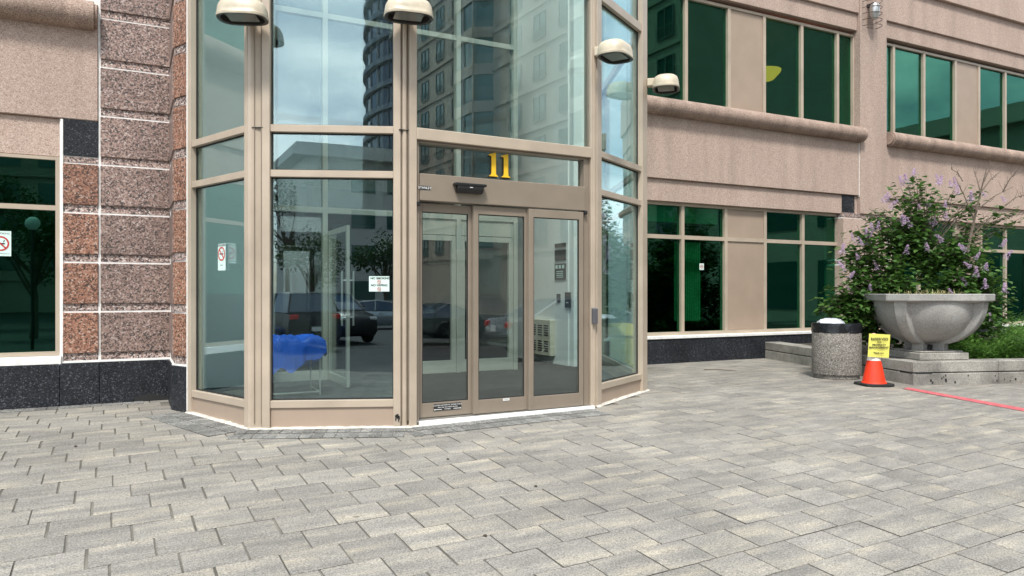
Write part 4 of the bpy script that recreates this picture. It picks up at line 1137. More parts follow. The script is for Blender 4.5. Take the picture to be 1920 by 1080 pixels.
# ------------------------------------------------------------------ planter walls, urn
KC = flat(1713, 722); KL = flat(1437, 672); KRt = flat(1990, 717)
dl = (KL-KC).normalized(); dr = (KRt-KC).normalized()
dr = Vector((-dl.y, dl.x)); dr = dr if dr.dot(KRt-KC) > 0 else -dr
kerb_h = .31
pw = thing('planter_wall', 'low stained concrete planter wall under the urn', 'planter', (KC.x, KC.y, 0))
FL_ = Face(KC+dl*((YR-KC.y)/dl.y), KC)
FRt = Face(KC, KC+dr*9)
zk = .165
def kerb(fr, a0, a1, n, tw=.32, mats=('concrete_old', 'concrete_old'), m0=0, m1=0):
    L = a1-a0
    for i in range(n):
        p_, q_ = a0+L*i/n, a0+L*(i+1)/n
        s0 = 0 if i == 0 else .002; s1 = 0 if i == n-1 else .002
        for (nm, z0, z1, pr) in (('base_block', -.08, zk-.012, 0.0), ('cap_block', zk, kerb_h, .0)):
            ma = m0*tw if i == 0 else 0; mb_ = m1*tw if i == n-1 else 0
            poly = [fr.pt(p_+s0, pr), fr.pt(q_-s1, pr), fr.pt(q_-s1-mb_, -tw), fr.pt(p_+s0+ma, -tw)]
            b = MB(); b.prism([(v.x, v.y) for v in poly], z0, z1); part(nm, b, M[mats[0]], pw, bevel=.008)
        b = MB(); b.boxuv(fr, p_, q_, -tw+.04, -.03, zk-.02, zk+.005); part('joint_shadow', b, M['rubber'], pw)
kerb(FL_, 0, FL_.L, 4, m1=1); kerb(FRt, 0, FRt.L, 7, m0=1)
# little pits in the concrete face
for i in range(16):
    a = random.uniform(.1, 1.9); z = random.uniform(.02, .13); r_ = random.uniform(.005, .013)
    b = MB(); q = FRt.pt(a, .001)
    b.boxuv(FRt, a-r_, a+r_, .0005, .002, z-r_*1.4, z+r_*1.4)
    part('air_hole', b, M['rubber'], pw)
bed_ = MB(); q = [FL_.pt(0, -.3), FL_.pt(FL_.L-.3, -.3), FRt.pt(8.9, -.3), Vector((20, YR-.02))]
bed_.prism([(v.x, v.y) for v in q], .0, .26)
solo('planting_bed', bed_, M['soil'], kind='structure')
# urn
uc = ray(1736, 600); ud = 10.58
UC = Vector((uc.x*ud, uc.y*ud))
def uz(py): return CZ+(Y0-py)/F*ud
ur = thing('concrete_urn', 'large grey ribbed concrete urn planter on square plinth', 'urn', (UC.x, UC.y, kerb_h))
pz0, pz1 = kerb_h+.002, uz(655)
hw_ = .33
ang0 = math.atan2(dr.y, dr.x)
def sq(h, cut=0):
    p = []
    for i in range(4):
        a = ang0+i*math.pi/2
        e1, e2 = Vector((math.cos(a), math.sin(a))), Vector((-math.sin(a), math.cos(a)))
        p += [UC+e1*h+e2*(-h+cut), UC+e1*h+e2*(h-cut)] if cut else [UC+e1*h+e2*h]
    return [(v.x, v.y) for v in p]
b = MB(); b.prism(sq(.375), pz0, pz0+(pz1-pz0)*.82); b.prism(sq(.33), pz0+(pz1-pz0)*.82, pz1); part('plinth', b, M['concrete_old'], ur, bevel=.012)
zr0, zr1 = uz(563.5), uz(551)
zbw = uz(644)
vang = math.atan2(-ST, -CT)                       # towards the camera
ribA = [vang+math.radians(-53), vang+math.radians(37), vang+math.radians(127), vang+math.radians(217)]
ra = .70
def bowl_r(t):                                     # t 0 bottom .. 1 top
    return ra*(1-(1-t)**2.15)**.5 if t < 1 else ra
b = MB(); prof = [(0.02, zbw-.0)]+[(bowl_r((t/14.0)**1.6)*.985, zbw+(zr0-zbw)*(t/14.0)**1.6) for t in range(1, 15)]
def sqz(a, j):                                     # panels a little flattened between the ribs
    m_ = min(abs((a-r_+math.pi) % (2*math.pi)-math.pi) for r_ in ribA)
    return -.03*(m_/(math.pi/4))*(j/14)
b.lathe((UC.x, UC.y, 0), prof, 64, wob=sqz); part('bowl', b, M['concrete'], ur, smooth=True)
for a in ribA:
    e1, e2 = Vector((math.cos(a), math.sin(a))), Vector((-math.sin(a), math.cos(a)))
    b = MB(); vs = []; fs = []
    ts = [(i/16)**1.6 for i in range(0, 17)]
    for t in ts:
        r_ = bowl_r(t) if t > 0 else .05; z = zbw+(zr0-zbw)*t
        hw2 = .085+.02*t; ex = .075
        for (rr_, s_, zz) in ((max(r_-.05, .01), -hw2, z+.01), (r_+ex, -hw2*.8, z-.02*(1-t)), (r_+ex, hw2*.8, z-.02*(1-t)), (max(r_-.05, .01), hw2, z+.01)):
            q = UC+e1*rr_+e2*s_; vs.append((q.x, q.y, zz))
    for i in range(16):
        for k in range(3): fs.append((i*4+k, i*4+k+1, i*4+5+k, i*4+4+k))
    fs += [(0, 1, 2, 3)]
    b.add(vs, fs); part('rib', b, M['concrete'], ur, bevel=.008, smooth=True)
    b = MB(); p = [UC+e1*x+e2*y for x, y in ((.12, -.075), (.27, -.075), (.27, .075), (.12, .075))]
    b.prism([(v.x, v.y) for v in p], pz1-.002, zbw+.11); part('foot_block', b, M['concrete'], ur, bevel=.006)
rim = []; rim_i = []
mid = (ribA[0]+ribA[1])/2
for i in range(4):
    a = mid+i*math.pi/2
    e1, e2 = Vector((math.cos(a), math.sin(a))), Vector((-math.sin(a), math.cos(a)))
    rim += [UC+e1*.70+e2*-.47, UC+e1*.70+e2*.47]; rim_i += [UC+e1*.60+e2*-.40, UC+e1*.60+e2*.40]
b = MB(); n = len(rim)
vs = [(p.x, p.y, zr0) for p in rim]+[(p.x, p.y, zr1) for p in rim]+[(p.x, p.y, zr1) for p in rim_i]+[(p.x, p.y, zr0-.03) for p in rim_i]
fs = [(k*n+i, k*n+(i+1) % n, (k+1) % 4*n+(i+1) % n, (k+1) % 4*n+i) for k in range(4) for i in range(n)]
b.add(vs, fs); part('rim', b, M['concrete'], ur, bevel=.008)
b = MB(); b.prism([(p.x, p.y) for p in rim_i], zr1-.06, zr1-.04); part('urn_soil', b, M['soil'], ur)
# dry grass in the urn
b = MB(); rg = random.Random(8)
for i in range(260):
    a = rg.uniform(0, 6.28); r_ = .5*math.sqrt(rg.random()); base = UC+Vector((math.cos(a), math.sin(a)))*r_
    if rg.random() < .6: base = UC+Vector((rg.gauss(0, .14), rg.gauss(0, .14)))-fwd2*.2
    L = rg.uniform(.06, .2); tilt = rg.uniform(.2, 1.3); az = rg.uniform(0, 6.28)
    d1_ = Vector((math.cos(az)*math.sin(tilt), math.sin(az)*math.sin(tilt), math.cos(tilt)))
    s_ = Vector((-math.sin(az), math.cos(az), 0))*.005; p = Vector((base.x, base.y, zr1-.045)); q = p+d1_*L*.6; e = q+(d1_*.7+Vector((0, 0, -.5)))*L*.4
    b.add([p-s_, p+s_, q+s_*.8, q-s_*.8, e], [(0, 1, 2, 3), (3, 2, 4)])
dg = solo('dry_grass', b, M['straw'], 'tuft of dry yellow grass in top of concrete urn', 'plant')
# ------------------------------------------------------------------ lilac bush
rl_ = random.Random(21)
lil = None
def camP(px, py, d): r_ = ray(px, py); return Vector((r_.x*d, r_.y*d, CZ+r_.z*d))
BB = camP(1738, 640, 11.9); BB.z = .25
lil = thing('lilac_bush', 'large lilac bush with purple blossoms behind the concrete urn', 'bush', BB)
lobes = [  # px, py, depth, rx, ry(px), rdepth, density
    (1730, 520, 11.9, 135, 100, 1.0, 70), (1650, 500, 11.6, 75, 95, .8, 44), (1610, 560, 11.3, 62, 62, .6, 34), (1560, 575, 11.2, 42, 16, .25, 7),
    (1720, 400, 11.9, 70, 50, .7, 24), (1700, 352, 11.9, 40, 32, .5, 12), (1790, 365, 12.0, 60, 35, .5, 11), (1810, 480, 12.0, 70, 75, .8, 32), (1850, 560, 12.0, 55, 90, .7, 32),
    (1880, 400, 12.1, 55, 35, .4, 8), (1640, 425, 11.7, 45, 40, .5, 14), (1590, 470, 11.5, 22, 40, .4, 6), (1680, 600, 11.3, 70, 60, .5, 26), (1820, 610, 11.6, 60, 60, .5, 22), (1780, 560, 11.3, 60, 50, .4, 18), (1590, 610, 11.2, 45, 35, .4, 15)]
tips = []
for (px, py, dp, rx, ry, rd_, nn) in lobes:
    for _ in range(int(nn*1.3)):
        while True:
            a, c, e = rl_.uniform(-1, 1), rl_.uniform(-1, 1), rl_.uniform(-1, 1)
            if a*a+c*c+e*e < 1: break
        tips.append((camP(px+a*rx, py+c*ry, dp+e*rd_), rl_.random()))
stem = MB(); stemroots = []
mains = []
for i in range(11):
    a = i*2*math.pi/11; base = BB+Vector((math.cos(a)*.18, math.sin(a)*.18, 0))
    tgt = rl_.choice(tips)[0]; 
    m_ = BB+(tgt-BB)*.45+Vector((0, 0, .35)); mains.append([base, (base+m_)/2+Vector((rl_.uniform(-.06, .06), rl_.uniform(-.06, .06), .1)), m_])
    stem.tube(mains[-1], [.028, .022, .015], 6)
def leaf_pts(p, dirv, up, L):
    s_ = dirv.cross(up)
    if s_.length < 1e-4: s_ = Vector((1, 0, 0))
    s_.normalize(); w = L*.42; nrm = s_.cross(dirv).normalized()
    return [p, p+dirv*L*.28+s_*w+nrm*L*.06, p+dirv*L*.65+s_*w*.72+nrm*L*.03, p+dirv*L-nrm*L*.12, p+dirv*L*.65-s_*w*.72+nrm*L*.03, p+dirv*L*.28-s_*w+nrm*L*.06, p+dirv*L*.45-nrm*L*.03]
LF = [(0, 1, 6), (1, 2, 6), (2, 3, 6), (3, 4, 6), (4, 5, 6), (5, 0, 6)]
fol = MB()
for (tp, q) in tips:
    m_ = min((pp for ml in mains for pp in ml[1:]), key=lambda v: (v-tp).length)
    mid_ = (m_+tp)/2+Vector((rl_.uniform(-.1, .1), rl_.uniform(-.1, .1), rl_.uniform(0, .12)))
    stem.tube([m_, mid_, tp], [.009, .006, .003], 4, cap=False)
    sparse = tp.z > 2.25
    nl = rl_.randint(9, 16) if sparse else rl_.randint(22, 34)
    dirt = (tp-mid_).normalized()
    for _ in range(nl):
        t_ = rl_.random()**.6; p = mid_.lerp(tp, t_)+Vector((rl_.gauss(0, .05), rl_.gauss(0, .05), rl_.gauss(0, .05)))*(1 if sparse else 1.6)
        az = rl_.uniform(0, 6.28); dv = (Vector((math.cos(az), math.sin(az), rl_.uniform(-.75, .25)))+dirt*.4).normalized()
        fol.add(leaf_pts(p, dv, Vector((rl_.uniform(-.5, .5), rl_.uniform(-.5, .5), 1)).normalized(), rl_.uniform(.065, .115)), LF)
part('stems', stem, M['bark'], lil, kind='stuff'); part('foliage', fol, M['leaf'], lil, kind='stuff')
# bare twigs at the upper right
tw = MB()
trunk = [camP(1800, 600, 11.6), camP(1812, 480, 11.7), camP(1836, 370, 11.8), camP(1850, 315, 11.8)]
tw.tube(trunk, [.03, .026, .016, .006], 6)
for (a, c) in (((1815, 450), (1885, 385)), ((1825, 410), (1790, 330)), ((1838, 362), (1880, 318)), ((1838, 360), (1826, 322)), ((1885, 385), (1925, 365)), ((1830, 395), (1900, 350)), ((1805, 340), (1782, 316)), ((1880, 360), (1905, 322)), ((1845, 340), (1862, 308)), ((1850, 420), (1930, 400)), ((1700, 470), (1600, 400)), ((1740, 430), (1700, 350)), ((1700, 470), (1790, 360))):
    p, q = camP(a[0], a[1], 11.75), camP(c[0], c[1], 11.75+rl_.uniform(-.2, .2))
    mm_ = (p+q)/2+Vector((rl_.uniform(-.03, .03), 0, .04)); tw.tube([p, mm_, q], [.011, .007, .003], 5, cap=False)
    for k in range(5):
        t_ = rl_.uniform(.3, 1); s0 = p.lerp(q, t_); e = s0+Vector((rl_.uniform(-.12, .12), rl_.uniform(-.1, .1), rl_.uniform(.03, .2))); tw.tube([s0, e], [.004, .0015], 4, cap=False)
part('bare_twigs', tw, M['bark'], lil, kind='stuff')
# blossom panicles, each its own part
def panicle(seed):
    r = random.Random(seed); b = MB()
    for i in range(110):
        t_ = r.random(); rad = .045*(1-t_*.8)+.006; a = r.uniform(0, 6.28); rr_ = rad*math.sqrt(r.random())*1.1
        c = Vector((rr_*math.cos(a), rr_*math.sin(a), t_*.17)); az = r.uniform(0, 6.28); el = r.uniform(-.3, 1.2)
        nrm = Vector((math.cos(az)*math.cos(el), math.sin(az)*math.cos(el), math.sin(el)))
        e1 = nrm.cross(Vector((0, 0, 1)) if abs(nrm.z) < .9 else Vector((1, 0, 0))).normalized(); e2 = nrm.cross(e1); s_ = .010
        b.add([c, c+e1*s_+e2*s_*.3, c+e1*s_*.3+e2*s_, c-e1*s_*.3+e2*s_, c-e1*s_+e2*s_*.3, c-e1*s_-e2*s_*.3, c-e1*s_*.3-e2*s_, c+e1*s_*.3-e2*s_, c+e1*s_-e2*s_*.3], [(0, 1, 2), (0, 3, 4), (0, 5, 6), (0, 7, 8)])
    return b.build('blossom_cluster', M['lilac'])
pan = [panicle(i) for i in range(4)]
spots = [(1714, 322), (1700, 335), (1693, 342), (1760, 340), (1785, 345), (1792, 343), (1762, 338), (1655, 373), (1662, 371), (1738, 380), (1773, 383), (1725, 390), (1692, 415), (1697, 412), (1750, 418), (1755, 415), (1708, 420), (1647, 425), (1636, 428), (1622, 452), (1612, 450), (1618, 455), (1605, 452), (1628, 448), (1601, 445), (1578, 470), (1580, 495), (1585, 502), (1592, 515), (1645, 500), (1740, 465), (1768, 447), (1813, 465), (1828, 480), (1820, 495), (1884, 478), (1877, 457), (1830, 513), (1848, 500), (1810, 530), (1847, 535), (1786, 546), (1883, 542), (1858, 595), (1600, 541), (1698, 470), (1625, 432), (1667, 384), (1820, 370), (1850, 362), (1795, 360), (1610, 480), (1630, 540), (1775, 407), (1885, 372)]
for i, (px, py) in enumerate(spots):
    dp = 11.9-.75*max(0, min(1, (py-340)/160)) + rl_.uniform(-.25, .1)
    p = camP(px, py+6, dp); s_ = rl_.uniform(.6, 1.0)
    rot = Matrix.Rotation(rl_.uniform(0, 6.28), 4, 'Z') @ Matrix.Rotation(rl_.uniform(0, .9), 4, 'X')
    inst('blossom_cluster', pan[i % 4], lil, Matrix.Translation(p) @ rot @ Matrix.Scale(s_, 4))
# weeds in the bed
wd = MB(); rw_ = random.Random(4)
for i in range(1900):
    px = rw_.uniform(1775, 1990); d = rw_.uniform(10.55, 12.6); r_ = ray(px, 600); p = Vector((r_.x*d, r_.y*d, .25))
    if (Vector((p.x, p.y))-FRt.o).dot(FRt.n) > -.3: continue
    hgt = rw_.uniform(.34, .74)*(1 if px > 1820 else .5)*(.7+.3*math.sin(px*.05)); lean = Vector((rw_.gauss(0, .18), rw_.gauss(0, .18), 1)).normalized()
    for k in range(8):
        t_ = (k+1)/8; c = p+lean*hgt*t_; az = k*2.4+rw_.random(); L = rw_.uniform(.06, .12)*(1.15-t_*.5)
        dv = Vector((math.cos(az), math.sin(az), rw_.uniform(.0, .7))).normalized(); s_ = dv.cross(Vector((0, 0, 1))).normalized()*L*.16
        wd.add([c, c+dv*L*.5+s_, c+dv*L, c+dv*L*.5-s_], [(0, 1, 2, 3)])
    wd.add([p-Vector((.003, 0, 0)), p+Vector((.003, 0, 0)), p+lean*hgt], [(0, 1, 2)])
solo('weeds', wd, M['weed'], 'feathery green weeds growing in planter bed right of urn', 'weeds', kind='stuff')
# red painted line, twig on paving
rlm = MB(); NN = 14
for i in range(NN+1):
    t_ = i/NN
    a = ground(1703+(1960-1703)*t_, 727.0+(773.5-727.0)*t_); c = ground(1694+(1960-1694)*t_, 729.6+(779.5-729.6)*t_)
    for q in (a, c): rlm.v.append((q.x, q.y, zg(q.x, q.y)+.0055))
for i in range(NN): rlm.f.append((2*i, 2*i+1, 2*i+3, 2*i+2)); rlm.m.append(0)
solo('red_line_marking', rlm, M['red_paint'], kind='structure')
tg = MB(); a, c = ground(1320, 694), ground(1381, 696); tg.tube([a+Vector((0, 0, .008)), (a+c)/2+Vector((.02, .01, .015)), c+Vector((0, 0, .008))], [.008, .006, .004], 5)
solo('twig', tg, M['bark'], 'thin dry twig lying on pavers right of entrance', 'twig')
for i, (px, py) in enumerate(((1005, 913), (142, 838), (840, 862), (910, 1006))):
    q = ground(px, py); b = MB(); b.lathe((q.x, q.y, q.z+.001), [(.012, 0), (.011, .006), (.004, .012), (0, .013)], 7, wob=lambda a, j: .003*math.sin(a*3))
    solo('debris', b, M['soil'], ['small dark crumb with a stalk on foreground paver', 'dark crumb on pavers at left', 'dark crumb on pavers below the wide pane', 'dark speck on foreground paver at centre'][i], 'debris')
# caged flood light on the pier
fx, fz = onY(1632, 22, YR-.1)
fl_ = thing('caged_security_light', 'security light in spiral wire cage on building pier', 'light', (fx, YR-pierN, fz))
b = MB(); b.boxuv(WRf, xR(1623), xR(1634), pierN, pierN+.012, fz-.3, fz+.5); part('back_plate', b, M['precast_dark'], fl_)
b = MB(); b.lathe((fx, YR-.2, fz-.1), [(0, -.1), (.05, -.09), (.09, .0), (.1, .15), (.08, .22), (0, .23)], 14); part('lamp_head', b, M['steel'], fl_, smooth=True)
b = MB(); b.boxuv(WRf, fx-.03, fx+.03, pierN, .2, fz+.1, fz+.16); part('arm', b, M['black'], fl_)
for k in range(6):
    b = MB(); z = fz-.30+k*.125; pts = []
    for i in range(15):
        a = math.pi*i/14; pts.append((fx+.03+.20*math.cos(a), YR-pierN-.012-.27*math.sin(a), z-.02*math.sin(a)))
    b.tube(pts, .007, 5); part('cage_wire', b, M['wire'], fl_)

# ------------------------------------------------------------------ what stands across the driveway (seen in the glass)
def m_simple(name, col, rough=.5, spec=.5, metal=0): return plain(name, col, rough, metal, .05, 2, spec=spec)
M['t_wall'] = plain('beige_tower_concrete', (.42, .37, .30), .85, var=.08, nscale=.6)
M['t_glass'] = m_simple('tower_green_glass', (.03, .10, .085), .06, .8)
M['t_frame'] = m_simple('tower_window_frame', (.20, .24, .22), .5)
M['blue_glass'] = m_simple('blue_tower_glass', (.03, .06, .11), .08, .8)
M['pale'] = plain('pale_render', (.60, .58, .53), .8, var=.05, nscale=.7)
ZR = -.6
# apartment tower: facade in the plane X = 29, running away behind the camera
tw_ = thing('apartment_tower', 'beige apartment tower with green windows mirrored above the sliding doors', 'building', (37, -47, ZR))
TX = 29.0; TY0, TY1 = -13.0, -82.0
b = MB(); b.box(TX, TX+16, TY1, TY0, ZR, 48); part('tower_wall', b, M['t_wall'], tw_)
for i in range(15):
    b = MB(); z = 4.3+i*3.0; b.box(TX-.12, TX, TY1, TY0, z-.12, z+.12); part('floor_band', b, M['t_wall'], tw_)
wfm = MB()
for (y0, y1, z0, z1) in ((-.8, -.74, 0, 1.75), (.74, .8, 0, 1.75), (-.03, .03, 0, 1.75), (-.8, .8, -.06, 0), (-.8, .8, 1.75, 1.81)): wfm.box(-.1, 0, y0, y1, z0, z1)
for k in range(9): wfm.box(-.2, -.18, -.78+k*.19, -.76+k*.19, -.02, .62)
wfm.box(-.21, -.17, -.8, .8, .6, .64)
wme = wfm.build('tower_window', M['t_frame'])
wg = MB(); wg.box(-.04, -.01, -.74, .74, 0, 1.75); wgm = wg.build('tower_pane', M['t_glass'])
bayc = (-24.6, -41.6, -58.6)
cnt = 0
for i in range(12):
    for k in range(20):
        y = -15-k*3.4
        if any(abs(y-c) < 3.0 for c in bayc): continue
        z = 4.3+i*3.0+.55
        mt = Matrix.Translation((TX, y, z))
        o = inst('tower_window', wme, tw_, mt); inst('tower_pane', wgm, o, mt) if False else None
        p = bpy.data.objects.new('tower_pane', wgm); COL.objects.link(p); p.parent = o; WL[p.name] = WL[tw_.name]
for c in bayc:                                       # projecting glazed balcony bays
    b = MB(); poly = [(TX, c-2.6), (TX-1.3, c-1.6), (TX-1.3, c+1.6), (TX, c+2.6)]
    b.prism(poly, 4.4, 42); part('glazed_bay', b, M['t_glass'], tw_)
    poly2 = [(TX, c-2.75), (TX-1.45, c-1.7), (TX-1.45, c+1.7), (TX, c+2.75)]
    for i in range(13):
        b = MB(); b.prism(poly2, 4.3+i*3-.35, 4.3+i*3+.55); part('balcony_slab', b, M['t_wall'], tw_)
    for yy in (c-1.7, c, c+1.7):
        b = MB(); b.box(TX-1.42, TX-1.3, yy-.06, yy+.06, 4.4, 42); part('bay_mullion', b, M['t_wall'], tw_)
pod = thing('podium_building', 'low dark podium mirrored in the upper green windows at right', 'building', (36, -4, ZR))
b = MB(); b.box(TX+.6, TX+15, TY0+.02, 9.5, ZR, 7.6); part('podium_wall', b, M['t_wall'], pod)
b = MB(); b.box(TX+.2, TX+15.3, TY0+.02, 9.8, 7.6, 8.3); part('podium_parapet', b, M['t_wall'], pod)
for k in range(6):
    for (z0, z1) in ((.4, 2.8), (4.4, 6.4)):
        b = MB(); y = -11+k*3.4; b.box(TX+.55, TX+.65, y, y+2.5, z0, z1); part('podium_window', b, M['t_glass'], pod)
# things seen straight back in the wide pane: place by mirroring in face B
def mB(px, d):
    r_ = ray(px, 548); return FB.mirror((r_.x*d, r_.y*d))
ct = mB(905, 104)
cy_ = thing('curved_blue_tower', 'curved blue glass tower mirrored at right of wide pane', 'building', (ct.x, ct.y, ZR))
b = MB(); b.lathe((ct.x, ct.y, 0), [(16, ZR), (16, 62)], 56); part('tower_glass', b, M['blue_glass'], cy_)
for i in range(20):
    b = MB(); z = 3.5+i*3.0
    b.lathe((ct.x, ct.y, 0), [(16.02, z-.35), (16.5, z-.3), (16.5, z+.3), (16.02, z+.35)], 56); part('floor_band', b, m_simple('blue_grey_slab', (.20, .24, .28)) if i == 0 else bpy.data.materials['blue_grey_slab'], cy_)
for k in range(40):
    a = 2*math.pi*k/40; b = MB(); c_ = (ct.x+16.06*math.cos(a), ct.y+16.06*math.sin(a))
    b.tube([(c_[0], c_[1], 0), (c_[0], c_[1], 60)], .1, 4); part('tower_mullion', b, bpy.data.materials['blue_grey_slab'], cy_)
l0, l1 = mB(572, 62), mB(760, 66)
LBf = Face(l0, l1)
lx0, lx1 = 0, LBf.L+14
if LBf.n.dot(Vector((0, 0))-l0) < 0: LBf = Face(l1, l0); lx0, lx1 = -14, LBf.L
lb_ = thing('flat_roofed_building', 'pale flat roofed building mirrored in the small pane', 'building', (l0.x, l0.y, ZR))
b = MB(); b.boxuv(LBf, lx0, lx1, -14, 0, ZR, 12.6); part('building_wall', b, M['pale'], lb_)
b = MB(); b.boxuv(LBf, lx0-1.2, lx1+1.2, -15, 1.2, 12.6, 13.2); part('roof_slab', b, M['pale'], lb_)
b = MB(); b.boxuv(LBf, lx0-.9, lx1+.9, -14.7, .9, 13.2, 13.7); part('roof_edge', b, M['pale'], lb_)
for i in range(4):
    for k in range(6):
        b = MB(); b.boxuv(LBf, lx0+.8+k*3.2, lx0+2.9+k*3.2, 0, .06, .6+i*3.1, 2.2+i*3.1); part('building_window', b, M['t_glass'], lb_)
# tall block mirrored in the window at left
tb_ = thing('slab_apartment_block', 'grey apartment block mirrored in the green window at left edge', 'building', (-16, -62, ZR))
b = MB(); b.box(-20, -1, -76, -62, ZR, 40); part('block_wall', b, M['t_wall'], tb_)
for i in range(11):
    for k in range(5):
        x = -3.5-k*3.4
        b = MB(); b.box(x-1.0, x+1.0, -62, -61.92, 3.2+i*3.2, 5.0+i*3.2); part('block_window', b, M['t_glass'], tb_)
    b = MB(); b.box(-20, -1, -62, -61.75, 2.3+i*3.2, 2.6+i*3.2); part('floor_band', b, M['t_wall'], tb_)
# trees
def tree_mesh(seed, R, H, n=2600):
    r = random.Random(seed); t = MB(); f = MB()
    t.tube([(0, 0, 0), (.05, .02, H*.3), (-.05, .05, H*.55)], [.16, .12, .08], 8)
    cl = []
    for i in range(18):
        a = r.uniform(0, 6.28); e = r.uniform(-.35, 1.3); c = Vector((math.cos(a)*math.cos(e)*R*.7, math.sin(a)*math.cos(e)*R*.7, H*.6+math.sin(e)*H*.28)); cl.append((c, r.uniform(.35, .6)*R*.75))
        t.tube([(0, 0, H*r.uniform(.28, .5)), tuple(c*.6+Vector((0, 0, H*.2))), tuple(c)], [.06, .04, .015], 5)
    for i in range(n):
        c, rad = r.choice(cl); v = Vector((r.gauss(0, 1), r.gauss(0, 1), r.gauss(0, 1))).normalized()*rad*r.random()**.4; p = c+v
        dv = Vector((r.uniform(-1, 1), r.uniform(-1, 1), r.uniform(-.8, .4))).normalized(); s_ = dv.cross(Vector((r.uniform(-1, 1), r.uniform(-1, 1), 1))).normalized(); L = r.uniform(.12, .24)
        f.add([p, p+dv*L*.5+s_*L*.35, p+dv*L, p+dv*L*.5-s_*L*.35], [(0, 1, 2, 3)])
    return t.build('trunk', M['bark']), f.build('crown', M['treeleaf'])
tms = [tree_mesh(1, 2.3, 5.6), tree_mesh(2, 3.2, 8.5, 3400)]
def mL(px, d):
    r_ = ray(px, 548); return Vector((r_.x*d, 2*YL-r_.y*d))
def mC(px, d):
    r_ = ray(px, 548); return FC.mirror((r_.x*d, r_.y*d))
for (p, k, lab) in ((mL(62, 30), 0, 'dark leafy tree mirrored in the green window at left edge'), (mB(538, 66), 1, 'leafy tree mirrored beside the flat roofed building'), (mB(585, 44), 0, 'green tree mirrored above the parked cars'), (mB(722, 46), 0, 'dark tree mirrored behind the no vaping sign'), (mL(-30, 38), 1, 'large dark tree mirrored furthest left in the green window')):
    t = thing('tree', lab, 'tree', (p.x, p.y, zg(p.x, p.y)), 'trees across the driveway')
    for nm, me in zip(('trunk', 'crown'), tms[k]):
        o = bpy.data.objects.new(nm, me); COL.objects.link(o); o.parent = t
    if 'flat roofed' in lab: t.scale = (1.45, 1.45, 1.45)
# globe street lamp
p = mL(60, 24)
gl2 = thing('globe_street_lamp', 'globe street lamp mirrored in the green window at left edge', 'street lamp', (p.x, p.y, zg(p.x, p.y)))
b = MB(); b.tube([(p.x, p.y, zg(p.x, p.y)), (p.x, p.y, 3.3)], .05, 8); part('pole', b, M['black'], gl2)
b = MB(); b.lathe((p.x, p.y, 3.5), [(0, -.22), (.12, -.2), (.21, -.08), (.22, 0), (.2, .1), (.1, .2), (0, .22)], 16); part('globe', b, M['white'], gl2, smooth=True)
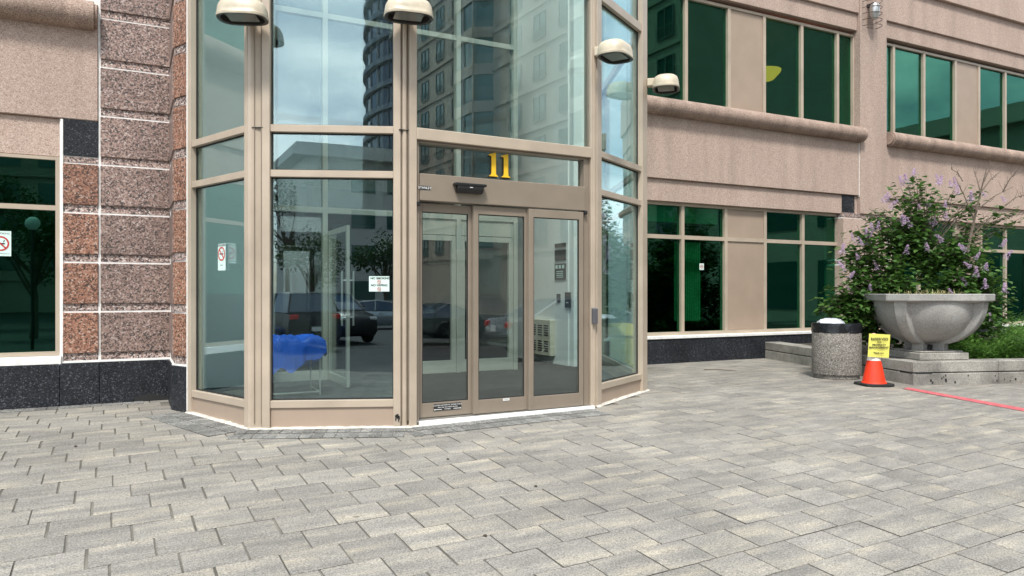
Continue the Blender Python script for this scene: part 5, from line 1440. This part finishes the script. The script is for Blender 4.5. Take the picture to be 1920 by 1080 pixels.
# cars
def car(loc, yaw, paint, label, suv=False):
    t = thing('parked_car', label, 'car', (loc[0], loc[1], zg(loc[0], loc[1])), 'cars parked across the driveway')
    t.rotation_euler = (0, 0, yaw); off = WL[t.name]
    h = .28 if suv else 0
    def prt(nm, mb, mt, par=t, **k):
        mb.v = [(x+off.x, y+off.y, z+off.z) for x, y, z in mb.v]; return part(nm, mb, mt, par, **k)
    # stations: x, z0, zbelt, half width
    body = [(-2.3, .45, .75+h, .72), (-2.22, .30, .95+h, .84), (-1.6, .25, 1.0+h, .90), (-.6, .22, .98+h, .91), (.5, .22, .96+h, .91), (1.2, .24, .93+h, .90), (1.95, .27, .82+h, .86), (2.25, .33, .68+h, .78), (2.33, .42, .58+h*.8, .66)]
    b = MB(); vs = []; fs = []
    for (x, z0, z1, w) in body:
        zm = (z0+z1)/2+.1
        ring = [(-w*.9, z0), (-w, z0+.12), (-w, zm), (-w*.93, z1-.05), (-w*.8, z1), (w*.8, z1), (w*.93, z1-.05), (w, zm), (w, z0+.12), (w*.9, z0)]
        vs += [(x, y, z) for y, z in ring]
    m_ = 10
    for i in range(len(body)-1):
        for k in range(m_): fs.append((i*m_+k, i*m_+(k+1) % m_, (i+1)*m_+(k+1) % m_, (i+1)*m_+k))
    fs += [tuple(range(m_))[::-1], tuple(range((len(body)-1)*m_, len(body)*m_))]
    b.add(vs, fs); bo = prt('body', b, paint, smooth=True)
    gh = [(-2.1 if suv else -1.75, .96+h, .98+h, .80, .78), (-1.75 if suv else -1.0, .96+h, 1.40+h*1.5, .82, .62), (-.3, .96+h, 1.46+h*1.4, .83, .64), (.35, .96+h, 1.40+h*1.4, .83, .62), (1.25, .92+h, .95+h, .80, .76)]
    b = MB(); vs = []; fs = []
    for (x, z0, z1, w0, w1) in gh: vs += [(x, -w0, z0), (x, -w1, z1), (x, w1, z1), (x, w0, z0)]
    for i in range(4):
        for k in range(3): fs.append((i*4+k, i*4+k+1, i*4+5+k, i*4+4+k))
    b.add(vs, fs); g_ = prt('windows', b, M['blue_glass'], smooth=True)
    b = MB(); vs = []; fs = []
    for (x, z0, z1, w0, w1) in gh[1:4]: vs += [(x, -w1-.02, z1-.02), (x, -w1*.8, z1+.03), (x, w1*.8, z1+.03), (x, w1+.02, z1-.02)]
    for i in range(2):
        for k in range(3): fs.append((i*4+k, i*4+k+1, i*4+5+k, i*4+4+k))
    b.add(vs, fs); prt('roof', b, paint, smooth=True)
    for s_ in (-1, 1):
        for (i, j) in ((0, 1), (3, 4)):
            a_, c_ = gh[i], gh[j]; b = MB(); b.tube([(a_[0], s_*(a_[4]+.01), a_[2]), (c_[0], s_*(c_[4]+.01), c_[2])], .035, 5); prt('pillar', b, paint)
        b = MB(); b.tube([(-.35, s_*.84, .96+h), (-.35, s_*.65, 1.44+h*1.4)], .035, 5); prt('pillar', b, paint)
        b = MB(); b.box(-.15, .05, s_*.925-.02, s_*.925+.02, .80+h, .83+h); prt('door_handle', b, M['steel'])
    b = MB(); b.box(-2.36, -2.2, -.78, .78, .40, .60); prt('bumper', b, M['rubber'], bevel=.04)
    b = MB(); b.box(-2.375, -2.361, -.16, .16, .66, .80); prt('number_plate', b, M['white'])
    for x in (-1.42, 1.42):
        for s_ in (-1, 1):
            r_ = .33+.04*suv; b = MB(); pr = [(r_*.62, -.1), (r_*.97, -.1), (r_, -.06), (r_, .06), (r_*.97, .1), (r_*.62, .1)]
            b.lathe((0, 0, 0), pr, 22); b.v = [(x+a_, s_*.82+c_, r_+b_) for a_, b_, c_ in b.v]
            w_ = prt('tyre', b, M['rubber'], smooth=True)
            b = MB(); yy = s_*.90
            for k in range(5):
                a_ = k*2*math.pi/5; b.tube([(x, yy, r_), (x+math.cos(a_)*r_*.62, yy, r_+math.sin(a_)*r_*.62)], .03, 5)
            b.tube([(x+math.cos(k*.3)*r_*.63, yy, r_+math.sin(k*.3)*r_*.63) for k in range(22)], .022, 5); prt('rim', b, M['steel'], w_)
    for s_ in (-1, 1):
        b = MB(); b.box(2.02, 2.30, s_*.62-.14, s_*.62+.14, .6+h, .72+h); prt('headlight', b, M['white'], bevel=.03)
        b = MB(); b.box(-2.30, -2.12, s_*.66-.14, s_*.66+.14, .74+h, .90+h); prt('tail_light', b, M['tail'], bevel=.03)
        b = MB(); b.box(.55, .75, s_*.98-.08, s_*.98+.08, .97+h, 1.09+h); prt('mirror', b, paint, bevel=.02)
    return t
M['tail'] = plain('red_tail_light', (.6, .02, .015), .2)
silver = plain('silver_car_paint', (.42, .45, .47), .22, .5, .03, 1); blackp = plain('black_car_paint', (.012, .012, .014), .32, 0, .03, 1, spec=.4)
p = mB(716, 38); car((p.x, p.y), TH+math.radians(180+88), silver, 'silver sedan mirrored below the no vaping sign')
p = mB(618, 28); car((p.x, p.y), TH+math.radians(-30), blackp, 'black car mirrored at centre of the wide pane', True)
p = mB(548, 25); car((p.x, p.y), TH+math.radians(155), blackp, 'black car with red tail light mirrored above the blue tarp', True)
p = mC(1092, 18.5); car((p.x, p.y), math.radians(8), silver, 'silver car mirrored in the right sliding door', False)
p = mC(835, 27); car((p.x, p.y), math.radians(20), blackp, 'dark car mirrored in the left sliding door', False)
q = ground(1920, 742); lat = rgt*2.65
car((q.x+rgt.x*3.35, q.y+rgt.y*3.35), math.atan2(rgt.y, rgt.x), blackp, 'dark car just beyond the right edge shading the pavers', True)
